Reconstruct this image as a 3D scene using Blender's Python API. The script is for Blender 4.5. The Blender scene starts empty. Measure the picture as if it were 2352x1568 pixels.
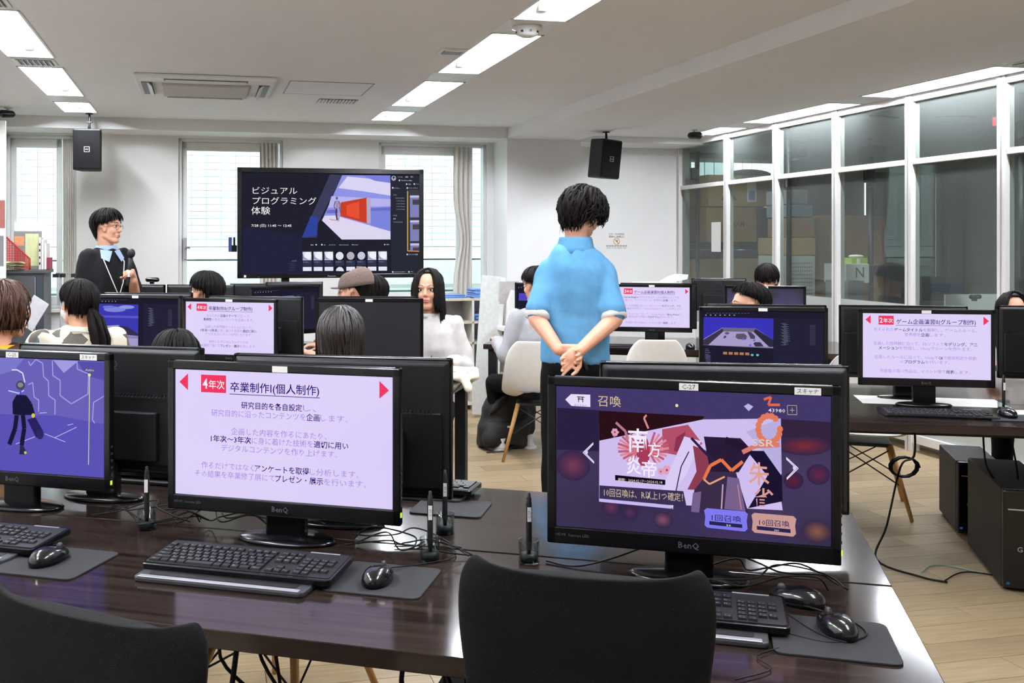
import bpy, bmesh, math, random
from mathutils import Vector, Matrix, noise
random.seed(7)
SC = bpy.context.scene
COL = SC.collection
# ---------------------------------------------------------------- camera, world, exposure
F = 2304.0; CX = 970.0; CY = 557.0; H = 1.456
cam = bpy.data.cameras.new('camera'); camo = bpy.data.objects.new('camera', cam); COL.objects.link(camo)
cam.sensor_width = 36; cam.lens = 36*F/2352; cam.shift_x = (1176-CX)/2352; cam.shift_y = -(784-CY)/2352
camo.location = (0, 0, H); camo.rotation_euler = (math.pi/2, 0, 0); cam.clip_start = .05; cam.clip_end = 200
SC.camera = camo
SC.view_settings.view_transform = 'Standard'; SC.view_settings.look = 'None'
SC.view_settings.gamma = 1; SC.view_settings.use_curve_mapping = False
EXPO = 0.0
SC.view_settings.exposure = EXPO
LAMP = 262.0; SKY = 4.0
w = bpy.data.worlds.new('sky'); SC.world = w; w.use_nodes = True
w.node_tree.nodes['Background'].inputs[0].default_value = (.86, .95, 1, 1)
w.node_tree.nodes['Background'].inputs[1].default_value = SKY
cy = SC.cycles
cy.use_denoising = True
cy.max_bounces = 7; cy.diffuse_bounces = 4; cy.glossy_bounces = 4; cy.transparent_max_bounces = 16; cy.transmission_bounces = 4
cy.sample_clamp_indirect = 6; cy.caustics_reflective = False; cy.caustics_refractive = False
AR = math.radians(12.57); AD = -math.radians(15.7)
RR = Matrix.Rotation(AR, 4, 'Z'); RD = Matrix.Rotation(AD, 4, 'Z')
def at(px, Y, z=0.0): return Vector(((px-CX)/F*Y, Y, z))
def onz(px, py, z):                      # the point on a level plane seen at a place of the picture
    Y = (H-z)*F/(py-CY); return Vector(((px-CX)/F*Y, Y, z))
def zat(py, Y): return H-(py-CY)/F*Y
def R(u, v, z=0.0): return RR @ Vector((u, v, z))
def pu(px, v):
    a = (px-CX)/F; Y = v/(math.cos(AR)-math.sin(AR)*a); return Y*(math.cos(AR)*a+math.sin(AR))
def pv(px, u):
    a = (px-CX)/F; Y = u/(math.cos(AR)*a+math.sin(AR)); return Y*(math.cos(AR)-math.sin(AR)*a)
# ---------------------------------------------------------------- materials
def lin(c):
    if isinstance(c, str): c = [int(c[i:i+2], 16)/255 for i in (0, 2, 4)]
    else: c = [x/255 for x in c]
    return [x/12.92 if x <= .04045 else ((x+.055)/1.055)**2.4 for x in c]+[1]
MC = {}
def mat(name, c, rough=.6, metal=0, var=.08, scale=30, bump=0, bs=200, spec=.5, coat=0, stretch=None, sheen=0):
    if name in MC: return MC[name]
    m = bpy.data.materials.new(name); m.use_nodes = True; nt = m.node_tree; b = nt.nodes['Principled BSDF']
    c = lin(c)
    b.inputs['Roughness'].default_value = rough; b.inputs['Metallic'].default_value = metal
    b.inputs['Specular IOR Level'].default_value = spec; b.inputs['Coat Weight'].default_value = coat
    b.inputs['Coat Roughness'].default_value = .08
    if sheen: b.inputs['Sheen Weight'].default_value = sheen
    tc = nt.nodes.new('ShaderNodeTexCoord'); src = tc.outputs['Object']
    if stretch:
        mp = nt.nodes.new('ShaderNodeMapping'); mp.inputs['Scale'].default_value = stretch
        nt.links.new(src, mp.inputs[0]); src = mp.outputs[0]
    n = nt.nodes.new('ShaderNodeTexNoise'); n.inputs['Scale'].default_value = scale; n.inputs['Detail'].default_value = 4
    nt.links.new(src, n.inputs['Vector'])
    r = nt.nodes.new('ShaderNodeValToRGB'); r.color_ramp.elements[0].position = .3; r.color_ramp.elements[1].position = .7
    r.color_ramp.elements[0].color = [x*(1-var) for x in c[:3]]+[1]; r.color_ramp.elements[1].color = [min(1, x*(1+var)) for x in c[:3]]+[1]
    nt.links.new(n.outputs[0], r.inputs[0]); nt.links.new(r.outputs[0], b.inputs['Base Color'])
    if bump:
        n2 = nt.nodes.new('ShaderNodeTexNoise'); n2.inputs['Scale'].default_value = bs; n2.inputs['Detail'].default_value = 3
        nt.links.new(src, n2.inputs['Vector'])
        bp = nt.nodes.new('ShaderNodeBump'); bp.inputs['Strength'].default_value = bump; bp.inputs['Distance'].default_value = .004
        nt.links.new(n2.outputs[0], bp.inputs['Height']); nt.links.new(bp.outputs[0], b.inputs['Normal'])
    MC[name] = m; return m
def emi(c, k=1.0, name=None):
    key = name or 'glow_'+(c if isinstance(c, str) else '_'.join(map(str, c)))+'_%g' % k
    if key in MC: return MC[key]
    m = bpy.data.materials.new(key); m.use_nodes = True; nt = m.node_tree; nt.nodes.clear()
    o = nt.nodes.new('ShaderNodeOutputMaterial'); e = nt.nodes.new('ShaderNodeEmission')
    e.inputs[0].default_value = lin(c); e.inputs[1].default_value = k/2**EXPO
    nt.links.new(e.outputs[0], o.inputs[0]); m.cycles.emission_sampling = 'NONE' if k < 1.5 else 'AUTO'
    MC[key] = m; return m
def screenmat(c, c2=None, scale=3, gloss=.04):
    """backlit panel: emission plus the dark glossy front"""
    key = 'screen_'+str(c)+str(c2)+str(scale)
    if key in MC: return MC[key]
    m = bpy.data.materials.new('screen_panel'); m.use_nodes = True; nt = m.node_tree; b = nt.nodes['Principled BSDF']
    b.inputs['Base Color'].default_value = (.008, .008, .01, 1); b.inputs['Roughness'].default_value = .28
    b.inputs['Specular IOR Level'].default_value = .3
    b.inputs['Emission Strength'].default_value = 1/2**EXPO
    if c2:
        tc = nt.nodes.new('ShaderNodeTexCoord'); n = nt.nodes.new('ShaderNodeTexNoise'); n.inputs['Scale'].default_value = scale
        n.inputs['Detail'].default_value = 1
        r = nt.nodes.new('ShaderNodeValToRGB'); r.color_ramp.elements[0].position = .35; r.color_ramp.elements[1].position = .68
        r.color_ramp.elements[0].color = lin(c); r.color_ramp.elements[1].color = lin(c2)
        nt.links.new(tc.outputs['Object'], n.inputs['Vector']); nt.links.new(n.outputs[0], r.inputs[0]); nt.links.new(r.outputs[0], b.inputs['Emission Color'])
    else: b.inputs['Emission Color'].default_value = lin(c)
    MC[key] = m; return m
def glassmat(name, tint='f4faf8', refl=1.0, rough=0.0, haze=0.0):
    if name in MC: return MC[name]
    m = bpy.data.materials.new(name); m.use_nodes = True; nt = m.node_tree; nt.nodes.clear()
    o = nt.nodes.new('ShaderNodeOutputMaterial'); t = nt.nodes.new('ShaderNodeBsdfTransparent'); g = nt.nodes.new('ShaderNodeBsdfGlossy')
    t.inputs[0].default_value = lin(tint); g.inputs['Roughness'].default_value = rough
    lw = nt.nodes.new('ShaderNodeLayerWeight'); lw.inputs[0].default_value = .5
    pw = nt.nodes.new('ShaderNodeMath'); pw.operation = 'POWER'; pw.inputs[1].default_value = 5; nt.links.new(lw.outputs['Facing'], pw.inputs[0])
    fr = nt.nodes.new('ShaderNodeMath'); fr.operation = 'MULTIPLY_ADD'; fr.inputs[1].default_value = .9*refl; fr.inputs[2].default_value = .035*refl; nt.links.new(pw.outputs[0], fr.inputs[0])
    mx = nt.nodes.new('ShaderNodeMixShader'); nt.links.new(fr.outputs[0], mx.inputs[0]); nt.links.new(t.outputs[0], mx.inputs[1]); nt.links.new(g.outputs[0], mx.inputs[2])
    last = mx
    if haze:
        d = nt.nodes.new('ShaderNodeBsdfDiffuse'); d.inputs[0].default_value = lin('d8dedc')
        m2 = nt.nodes.new('ShaderNodeMixShader'); m2.inputs[0].default_value = haze
        nt.links.new(mx.outputs[0], m2.inputs[1]); nt.links.new(d.outputs[0], m2.inputs[2]); last = m2
    nt.links.new(last.outputs[0], o.inputs[0]); MC[name] = m; return m
M = dict(
 ceiling=mat('ceiling_paint', 'f1f0f0', .9, var=.012, scale=8, bump=.35, bs=260),
 wall=mat('wall_paint', 'eeeeec', .85, var=.012, scale=6, bump=.25, bs=220),
 white=mat('white_plastic', 'e4e4e0', .45, var=.03),
 alu=mat('white_aluminium', 'dfe0de', .4, var=.03, scale=12),
 black=mat('black_gloss_plastic', '070709', .22, var=.1, spec=.4),
 blackm=mat('black_matt_plastic', '0e0e10', .55, var=.12, bump=.1, bs=900, spec=.3),
 backp=mat('dark_grey_back_shell', '0d0d0f', .45, var=.1, bump=.2, bs=1200, spec=.28),
 dgrey=mat('dark_grey_plastic', '303033', .5, var=.1),
 grey=mat('grey_plastic', '7d7d80', .5, var=.06),
 lgrey=mat('light_grey_metal', 'a9a9ac', .35, metal=.4, var=.05),
 chrome=mat('chrome', 'c8c8cc', .15, metal=1, var=.02),
 steel=mat('dark_steel', '2a2a2c', .4, metal=.5),
 rubber=mat('black_rubber', '0e0e0f', .7, var=.1),
 cable=mat('black_cable', '040404', .6, var=.1, spec=.2),
 fabric=mat('black_chair_fabric', '090909', .95, var=.25, scale=300, bump=.3, bs=900, spec=.15),
 pad=mat('grey_mouse_pad_cloth', '1c1c1e', .9, var=.12, scale=400, bump=.2, bs=1500),
 card=mat('cardboard', 'a8875a', .85, var=.07, scale=14, bump=.1),
 card2=mat('brown_cardboard', '8a6a48', .85, var=.07, scale=14, bump=.1),
 paper=mat('white_paper', 'f0eeea', .8, var=.02),
 wood=mat('pale_leg_wood', 'b98a50', .55, var=.14, scale=18, stretch=(6, 6, 1)),
 curtain=mat('beige_curtain_cloth', 'dad6ce', .9, var=.03, bump=.1, bs=600),
 shell=mat('white_shell_plastic', 'd9d5cd', .4, var=.03),
 blue=mat('blue_folder_plastic', '5f8ad8', .4, var=.12),
 skin=mat('skin', 'd9a184', .5, var=.06, scale=22, bump=.08, bs=500),
 hair=mat('black_hair', '0e0a09', .68, var=.3, scale=90, stretch=(1, 1, .15), bump=.2, bs=300, spec=.1),
 hairb=mat('brown_hair', '3a2216', .5, var=.3, scale=90, stretch=(1, 1, .15), bump=.3, bs=300, spec=.25),
)
def wood_desk():
    m = bpy.data.materials.new('dark_walnut_laminate'); m.use_nodes = True; nt = m.node_tree; b = nt.nodes['Principled BSDF']
    tc = nt.nodes.new('ShaderNodeTexCoord'); mp = nt.nodes.new('ShaderNodeMapping'); mp.inputs['Scale'].default_value = (.7, 16, 4)
    n = nt.nodes.new('ShaderNodeTexNoise'); n.inputs['Scale'].default_value = 2.6; n.inputs['Detail'].default_value = 6; n.inputs['Distortion'].default_value = .4
    r = nt.nodes.new('ShaderNodeValToRGB'); r.color_ramp.elements[0].position = .3; r.color_ramp.elements[1].position = .72
    r.color_ramp.elements[0].color = lin('18110f'); r.color_ramp.elements[1].color = lin('372c27')
    nt.links.new(tc.outputs['Object'], mp.inputs[0]); nt.links.new(mp.outputs[0], n.inputs['Vector']); nt.links.new(n.outputs[0], r.inputs[0]); nt.links.new(r.outputs[0], b.inputs['Base Color'])
    b.inputs['Roughness'].default_value = .12; b.inputs['Specular IOR Level'].default_value = .28
    return m
M['desk'] = wood_desk()
# ---------------------------------------------------------------- mesh builder
class MB:
    def __init__(s, T=None): s.v = []; s.f = []; s.m = []; s.sm = []; s.T = T or Matrix(); s.mats = []
    def mi(s, m):
        if m is None: return 0
        if m not in s.mats: s.mats.append(m)
        return s.mats.index(m)
    def add(s, vs, fs, m=None, smooth=False, T=None):
        k = len(s.v); X = s.T @ T if T is not None else s.T
        s.v += [tuple(X @ Vector(p)) for p in vs]; i = s.mi(m)
        for f in fs: s.f.append([k+a for a in f]); s.m.append(i); s.sm.append(smooth)
        return s
    def box(s, x0, x1, y0, y1, z0, z1, m=None, T=None):
        vs = [(x, y, z) for z in (z0, z1) for y in (y0, y1) for x in (x0, x1)]
        return s.add(vs, [(0, 2, 3, 1), (4, 5, 7, 6), (0, 1, 5, 4), (2, 6, 7, 3), (0, 4, 6, 2), (1, 3, 7, 5)], m, T=T)
    def cbox(s, c, d, m=None, T=None): return s.box(c[0]-d[0]/2, c[0]+d[0]/2, c[1]-d[1]/2, c[1]+d[1]/2, c[2]-d[2]/2, c[2]+d[2]/2, m, T)
    def quad(s, a, b, c, d, m=None): return s.add([a, b, c, d], [(0, 1, 2, 3)], m)
    def prism(s, pts, y0, y1, m=None, T=None):   # outline in x,z pushed along y
        n = len(pts); vs = [(x, y0, z) for x, z in pts]+[(x, y1, z) for x, z in pts]
        return s.add(vs, [tuple(range(n))[::1], tuple(range(2*n-1, n-1, -1))]+[((i+1) % n, i, n+i, n+(i+1) % n) for i in range(n)], m, T=T)
    def slab(s, pts, z0, z1, m=None, T=None):    # outline in x,y pushed along z
        n = len(pts); vs = [(x, y, z0) for x, y in pts]+[(x, y, z1) for x, y in pts]
        return s.add(vs, [tuple(range(n-1, -1, -1)), tuple(range(n, 2*n))]+[(i, (i+1) % n, n+(i+1) % n, n+i) for i in range(n)], m, T=T)
    def tube(s, pts, r, m=None, n=8, caps=True, smooth=True, flat=1.0, ref=None, T=None):
        pts = [Vector(p) for p in pts]; N = len(pts); rs = r if isinstance(r, (list, tuple)) else [r]*N
        vs = []; up = None
        for i, p in enumerate(pts):
            d = (pts[min(i+1, N-1)]-pts[max(i-1, 0)])
            d = d.normalized() if d.length > 1e-9 else Vector((0, 0, 1))
            if up is None: up = Vector(ref) if ref else (Vector((0, 0, 1)) if abs(d.z) < .9 else Vector((0, 1, 0)))
            a = d.cross(up)
            if a.length < 1e-6: a = d.cross(Vector((1, .3, .2)))
            a.normalize(); b = a.cross(d).normalized(); up = b
            for k in range(n):
                t = 2*math.pi*k/n; vs.append(p+a*(math.cos(t)*rs[i])+b*(math.sin(t)*rs[i]*flat))
        fs = [(i*n+k, i*n+(k+1) % n, (i+1)*n+(k+1) % n, (i+1)*n+k) for i in range(N-1) for k in range(n)]
        if caps: fs += [tuple(range(n-1, -1, -1)), tuple((N-1)*n+k for k in range(n))]
        return s.add(vs, fs, m, smooth, T=T)
    def lathe(s, prof, m=None, n=24, T=None, smooth=True):
        vs = []; fs = []
        for r, z in prof:
            for k in range(n): vs.append((r*math.cos(2*math.pi*k/n), r*math.sin(2*math.pi*k/n), z))
        for i in range(len(prof)-1):
            for k in range(n): fs.append((i*n+k, i*n+(k+1) % n, (i+1)*n+(k+1) % n, (i+1)*n+k))
        fs += [tuple(range(n-1, -1, -1)), tuple((len(prof)-1)*n+k for k in range(n))]
        return s.add(vs, fs, m, smooth, T=T)
    def ell(s, c, r, m=None, n=16, k=10, T=None):
        vs = [(c[0], c[1], c[2]-r[2])]; fs = []
        for i in range(1, k):
            a = -math.pi/2+math.pi*i/k
            for j in range(n):
                t = 2*math.pi*j/n; vs.append((c[0]+r[0]*math.cos(a)*math.cos(t), c[1]+r[1]*math.cos(a)*math.sin(t), c[2]+r[2]*math.sin(a)))
        vs.append((c[0], c[1], c[2]+r[2])); L = len(vs)-1
        fs += [(0, 1+(j+1) % n, 1+j) for j in range(n)]
        for i in range(k-2):
            for j in range(n): fs.append((1+i*n+j, 1+i*n+(j+1) % n, 1+(i+1)*n+(j+1) % n, 1+(i+1)*n+j))
        fs += [(L, L-n+j, L-n+(j+1) % n) for j in range(n)]
        return s.add(vs, fs, m, True, T=T)
    def cap(s, p0, r0, p1, r1, m=None, n=12, flat=1.0, ref=None):   # tapered capsule
        p0 = Vector(p0); p1 = Vector(p1); d = (p1-p0); L = d.length; d = d.normalized() if L > 1e-6 else Vector((0, 0, 1))
        P = []; Rr = []
        for a in (-85, -55, -25, 0): P.append(p0+d*r0*math.sin(math.radians(a))); Rr.append(r0*math.cos(math.radians(a)))
        for a in (0, 25, 55, 85): P.append(p1+d*r1*math.sin(math.radians(a))); Rr.append(r1*math.cos(math.radians(a)))
        return s.tube(P, Rr, m, n, flat=flat, ref=ref)
    def rings(s, rs, m=None, n=24, p=2.4):          # closed loft of superellipse rings (cx,cy,cz,rx,ry)
        vs = []
        for (cx, cy_, cz, rx, ry) in rs:
            for k in range(n):
                t = 2*math.pi*k/n; c, q = math.cos(t), math.sin(t)
                vs.append((cx+rx*math.copysign(abs(c)**(2/p), c), cy_+ry*math.copysign(abs(q)**(2/p), q), cz))
        N = len(rs); fs = [(i*n+k, i*n+(k+1) % n, (i+1)*n+(k+1) % n, (i+1)*n+k) for i in range(N-1) for k in range(n)]
        fs += [tuple(range(n-1, -1, -1)), tuple((N-1)*n+k for k in range(n))]
        return s.add(vs, fs, m, True)
    def mesh(s, name):
        me = bpy.data.meshes.new(name); me.from_pydata(s.v, [], s.f)
        for x in s.mats: me.materials.append(x)
        me.polygons.foreach_set('material_index', s.m); me.polygons.foreach_set('use_smooth', s.sm); me.update(); return me
    def build(s, name, m=None, parent=None, bevel=0, seg=2, T=None):
        if m is not None and not s.mats: s.mats = [m]
        me = s.mesh(name); o = bpy.data.objects.new(name, me); COL.objects.link(o)
        if parent: o.parent = parent
        if T is not None: o.matrix_local = T
        if bevel:
            b = o.modifiers.new('bevel', 'BEVEL'); b.width = bevel; b.segments = seg; b.limit_method = 'ANGLE'; b.angle_limit = .7
        return o
def thing(name, label, cat, loc=(0, 0, 0), rz=0.0, group=None, T=None):
    o = bpy.data.objects.new(name, None); COL.objects.link(o); o.empty_display_size = .1
    if T is not None: o.matrix_world = T
    else: o.location = loc; o.rotation_euler = (0, 0, rz)
    return tag(o, label, cat, group)
def tag(o, label, cat, group=None, kind=None):
    if label: o['label'] = label
    if cat: o['category'] = cat
    if group: o['group'] = group
    if kind: o['kind'] = kind
    return o
def struct(o): o['kind'] = 'structure'; return o
def link(me, name, parent, T, mods=None):
    o = bpy.data.objects.new(name, me); COL.objects.link(o); o.parent = parent; o.matrix_local = T
    return o
def copy_tree(o, parent=None):
    c = o.copy(); COL.objects.link(c); c.parent = parent
    for ch in list(o.children): copy_tree(ch, c)
    return c
def Tz(x, y, z, a=0): return Matrix.Translation((x, y, z)) @ Matrix.Rotation(a, 4, 'Z')
# text as mesh
def em(ch): return 1.0 if ord(ch) > 0x2e7f else (.3 if ch in " .,:'!|iIl" else .56)
def tw(t): return sum(em(c) for c in t)
def text(mb, body, x, y, size, m, bold=0, fit=None, align='l', P=None, sx=1.0):
    """flat lettering in the x,y plane; P maps (x,y) to a 3-D point"""
    cu = bpy.data.curves.new('t', 'FONT'); cu.body = body; cu.size = size; cu.resolution_u = 1 if size < .02 else 2; cu.offset = bold*size
    cu.fill_mode = 'BOTH' if bold >= 0 else 'FRONT'
    o = bpy.data.objects.new('t', cu); me = o.to_mesh()
    vs = [v.co.copy() for v in me.vertices]; fs = [tuple(p.vertices) for p in me.polygons]
    o.to_mesh_clear(); bpy.data.objects.remove(o); bpy.data.curves.remove(cu)
    if not vs: return 0
    x0 = min(v.x for v in vs); x1 = max(v.x for v in vs); k = sx
    if fit: k = fit/max(x1-x0, 1e-6)
    wd = (x1-x0)*k; off = {'l': 0, 'c': -wd/2, 'r': -wd}[align]
    out = []
    for v in vs:
        q = (x+off+(v.x-x0)*k, y+v.y); out.append(P(*q) if P else (q[0], q[1], 0))
    mb.add(out, fs, m); return wd
def wire(name, label, pts, r=.003, group=None, n=6, m=None, cat='cable', parent=None):
    P = [Vector(p) for p in pts]; out = []
    for i in range(len(P)-1):
        a = P[max(i-1, 0)]; b = P[i]; c = P[i+1]; d = P[min(i+2, len(P)-1)]
        for k in range(6):
            t = k/6; out.append(.5*((2*b)+(c-a)*t+(2*a-5*b+4*c-d)*t*t+(3*b-a-3*c+d)*t**3))
    out.append(P[-1]); o = MB().tube(out, r, n=n).build(name, m or M['cable'], parent)
    if not parent: tag(o, label, cat, group)
    return o
# ================================================================ the room
ZC = 2.545; ZB = 2.444; ZR = 2.49; VW = 9.56; VC = 9.11; VR = 9.61; UL = -1.68; UP = 4.88; V0 = -3.0; UE = 9.2; VE = 10.6
def S(name, mb, m=None, parent=None, bevel=0):
    o = mb.build(name, m, parent, bevel)
    if not parent: o.matrix_world = RR; struct(o)
    return o
# ---- floor: laminate planks
fl = S('floor', MB().box(UL-.2, UE, V0-.2, VE+.2, -.2, -.012), mat('floor_base', '6b5a48', .8))
PW, PL = .15, .91
pm = [mat('oak_plank_'+n, c, .38, var=.16, scale=4, stretch=(1.2, 14, 1), bump=.05, bs=60) for n, c in (('pale', 'a4906f'), ('warm', '9b8768'), ('grey', '958264'), ('light', 'a89372'))]
pme = []
for m in pm:
    b = MB(); b.box(-PL/2+.0012, PL/2-.0012, -PW/2+.0012, PW/2-.0012, -.012, 0, m); pme.append(b.mesh('plank'))
pos = []
rn = random.Random(3)
j = 0; v = V0
while v < VR+1.1:
    u = UL-.9+(j*.37 % PL)
    while u < UE:
        cu = u+PL/2
        if cu-PL/2 > UL-.5: pos.append((cu, v+PW/2, rn.randrange(4)))
        u += PL
    v += PW; j += 1
def score(p):
    q = R(p[0], p[1]); 
    if q.y < 1.2: return 99
    px = CX+q.x/q.y*F; py = CY+H/q.y*F
    if px < 480 or px > 2450 or py > 1640 or p[0] > UP: return 60+q.y
    return q.y
pos.sort(key=score)
for (u, v, k) in pos[:300]: link(pme[k], 'plank', fl, Matrix.Translation((u, v, 0)))
b = MB()
for (u, v, k) in pos[300:]:
    b.box(max(u-PL/2+.0012, UL-.2), u+PL/2-.0012, v-PW/2+.0012, v+PW/2-.0012, -.012, 0, pm[k])
o = b.build('distant_planks', parent=fl); o['kind'] = 'stuff'
# ---- walls
mw = M['wall']
W = [(pu(-30, VW), pu(176, VW)), (pu(410, VW), pu(650, VW)), (pu(870, VW), pu(1118, VW))]
ZS, ZT = .86, 2.425
b = MB(); x = UL-.2
for a, c in W:
    a = max(a, UL); b.box(x, a, VW, VW+.22, 0, ZC+.2); b.box(a, c, VW, VW+.22, 0, ZS); b.box(a, c, VW, VW+.22, ZT, ZC+.2); x = c
b.box(x, 3.6, VW, VW+.22, 0, ZC+.2)
S('wall_back', b, mw)
S('wall_back_right', MB().box(3.6, UP+.12, VR, VR+.2, 0, ZC+.2), mw)
S('wall_column', MB().box(2.855, 3.6, VC, VR+.1, 0, ZC+.1), mw)
S('wall_left', MB().box(UL-.2, UL, V0, VW, 0, ZC+.2), mw)
S('wall_front', MB().box(UL-.2, UE+.2, V0-.2, V0, 0, ZC+.2), mw)
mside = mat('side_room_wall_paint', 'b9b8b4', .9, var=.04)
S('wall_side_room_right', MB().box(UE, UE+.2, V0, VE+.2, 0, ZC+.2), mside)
wa = (pu(1585, VE), pu(1800, VE)); wb = (pu(1985, VE), pu(2150, VE))
b = MB(); b.box(UP, wa[0], VE, VE+.2, 0, ZC+.2); b.box(wa[0], wa[1], VE, VE+.2, 0, 1.0); b.box(wa[1], wb[0], VE, VE+.2, 0, ZC+.2)
b.box(wb[0], wb[1], VE, VE+.2, 0, .9); b.box(wb[1], UE, VE, VE+.2, 0, ZC+.2); b.box(wa[0], wa[1], VE, VE+.2, 2.43, ZC+.2); b.box(wb[0], wb[1], VE, VE+.2, 2.3, ZC+.2)
b.box(UP-.02, UP+.1, VR+.2, VE, 0, ZC+.2)
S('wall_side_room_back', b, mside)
# ---- ceiling with slots for the lamp rows
mc = M['ceiling']
ROWS = [(-1.10, -.82, ZC), (1.48, 1.77, ZC), (4.55, 4.83, ZR)]
b = MB()
for x0, x1 in ((UL, ROWS[0][0]), (ROWS[0][1], ROWS[1][0]), (ROWS[1][1], 2.86)): b.box(x0, x1, V0, VC, ZC, ZC+.2)
for r in ROWS[:2]: b.box(r[0], r[1], 8.80, VC, ZC, ZC+.2); b.box(r[0]-.01, r[1]+.01, V0, 8.8, ZC+.12, ZC+.2)
S('ceiling', b, mc)
b = MB(); b.box(3.58, ROWS[2][0], V0, VC, ZR, ZR+.25); b.box(ROWS[2][1], UP+.08, V0, VC, ZR, ZR+.25); b.box(ROWS[2][0], ROWS[2][1], 8.8, VC, ZR, ZR+.25); b.box(ROWS[2][0], ROWS[2][1], V0, 8.8, ZR+.12, ZR+.25)
S('ceiling_right', b, mc)
S('ceiling_beam', MB().box(2.86, 3.58, V0, VC, ZB, ZC+.2), mc)
S('ceiling_soffit_left', MB().box(UL, 2.86, VC, VW, ZB, ZC+.2), mw)
S('ceiling_soffit_right', MB().box(3.6, UP+.08, VC, VR, ZB-.014, ZC+.2), mw)
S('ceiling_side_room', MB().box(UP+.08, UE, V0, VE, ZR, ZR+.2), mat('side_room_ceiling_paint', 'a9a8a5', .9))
S('trim_1', MB().box(3.605, 3.645, VR-.04, VR, 0, ZB-.02), M['grey'], bevel=.004)
S('baseboard_back', MB().box(UL, 2.855, VW-.012, VW, 0, .06), M['dgrey'])
S('baseboard_right', MB().box(3.6, UP-.03, VR-.012, VR, 0, .06), M['dgrey'])
# ---- lamps
lampm = emi('f2f6ff', LAMP, 'lamp_tube'); refl = mat('white_reflector', 'f2f2f0', .35, var=.01)
def fixture(u0, u1, z, v0, v1, first=[0]):
    first[0] += 1
    t = thing('ceiling_light', None, 'light', T=RR @ Tz((u0+u1)/2, (v0+v1)/2, z))
    hw = (u1-u0)/2; L = (v1-v0)/2; b = MB(); d = .1; iw = .05; e = .07
    A = [(-hw+.012, -L+.012, 0), (hw-.012, -L+.012, 0), (hw-.012, L-.012, 0), (-hw+.012, L-.012, 0)]
    B_ = [(-iw, -L+e, d), (iw, -L+e, d), (iw, L-e, d), (-iw, L-e, d)]
    b.add(A+B_, [(0, 4, 5, 1), (1, 5, 6, 2), (2, 6, 7, 3), (3, 7, 4, 0), (4, 7, 6, 5)], refl)
    b.build('reflector', parent=t)
    b = MB()
    for x0, x1, y0, y1 in ((-hw, -hw+.013, -L, L), (hw-.013, hw, -L, L), (-hw, hw, -L, -L+.013), (-hw, hw, L-.013, L)): b.box(x0, x1, y0, y1, -.004, .02, M['alu'])
    b.build('frame', parent=t)
    b = MB(); b.tube([(0, -L+.06, .05), (0, L-.06, .05)], .019, lampm, n=10); b.build('lamp_tube', parent=t)
    for s in (-1, 1): MB().box(-.02, .02, s*(L-.06)-.012, s*(L-.06)+.012, .03, .1, M['white']).build('lamp_holder', parent=t)
    return t
starts = [6.58, 5.0, 3.43]
wh = ['farthest but one', 'third from the back wall', 'fourth from the back wall', 'fifth from the back wall', 'nearest, above the camera']
nm = ['left', 'middle', 'right']
det = ['the row on the left over the standing speaker', 'the middle row that points at the big display', 'the row along the glass partition']
for i, (u0, u1, z) in enumerate(ROWS):
    o = fixture(u0, u1, z, 8.17, 8.79); o['label'] = 'short recessed ceiling light at the back wall end of '+['the left row','the middle row','the row along the glass partition'][i]
    for k, v in enumerate(starts+([1.87, .31] if i < 2 else [])):
        o = fixture(u0, u1, z, v, v+1.24)
        o['label'] = 'long recessed fluorescent light, '+wh[k]+', in '+['the left row', 'the middle row', 'the row along the glass partition'][i]
    g = MB(); ends = [8.8, 8.17]+[x for v in starts+[1.87, .31] for x in (v+1.24, v)]+[V0]
    for k in range(1, len(ends)-1, 2): g.box(u0, u1, ends[k+1], ends[k], z, z+.03, M['alu'])
    S('trim_%d' % (i+2), g)
# grilles and detector in the gaps
def slot_grille(u, v, z, w, l, n, label):
    t = thing('air_grille', label, 'grille', T=RR @ Tz(u, v, z)); b = MB()
    b.box(-w/2, w/2, -l/2, l/2, -.004, 0, M['white']); b.box(-w/2+.02, w/2-.02, -l/2+.02, l/2-.02, -.006, -.004, M['steel']); b.build('frame', parent=t)
    for k in range(n):
        x = -w/2+.03+(w-.06)*k/(n-1)
        MB().box(x-.003, x+.003, -l/2+.02, l/2-.02, -.012, -.005, M['white']).build('slat', parent=t)
for v, L in ((6.40, 'grey slotted grille between the second and third lights of the left row'), (4.83, 'grey slotted grille at the top left corner, above the left row')):
    slot_grille(-.96, v, ZC-.001, .24, .22, 7, L)
slot_grille(4.69, 4.83, ZR-.001, .22, .24, 7, 'slotted grille in the light row at the top right corner')
t = thing('smoke_detector', 'round white smoke detector between two lights of the middle row', 'detector', T=RR @ Tz(1.62, 4.83, ZC))
MB().lathe([(.075, 0), (.078, -.012), (.06, -.018), (.055, -.04), (.03, -.052), (.0, -.053)], M['white']).build('housing', parent=t)
b = MB()
for k in range(8):
    a = k*math.pi/4; b.cbox((0, 0, 0), (.012, .004, .01), M['steel'], T=Matrix.Rotation(a, 4, 'Z') @ Matrix.Translation((.0, .058, -.03)))
b.build('vent', parent=t)
p = RR.inverted() @ at(1040, 5.7)
t = thing('emergency_light', 'small square recessed lamp beside the middle light row', 'light', T=RR @ Tz(p.x, p.y, ZC))
b = MB(); b.box(-.08, .08, -.08, .08, -.006, 0, M['alu']); b.build('frame', parent=t, bevel=.003)
b = MB(); b.box(-.055, .055, -.02, .055, -.012, -.006, M['grey']); b.box(-.05, .05, -.06, -.03, -.012, -.006, M['paper']); b.build('lens', parent=t)
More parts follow.
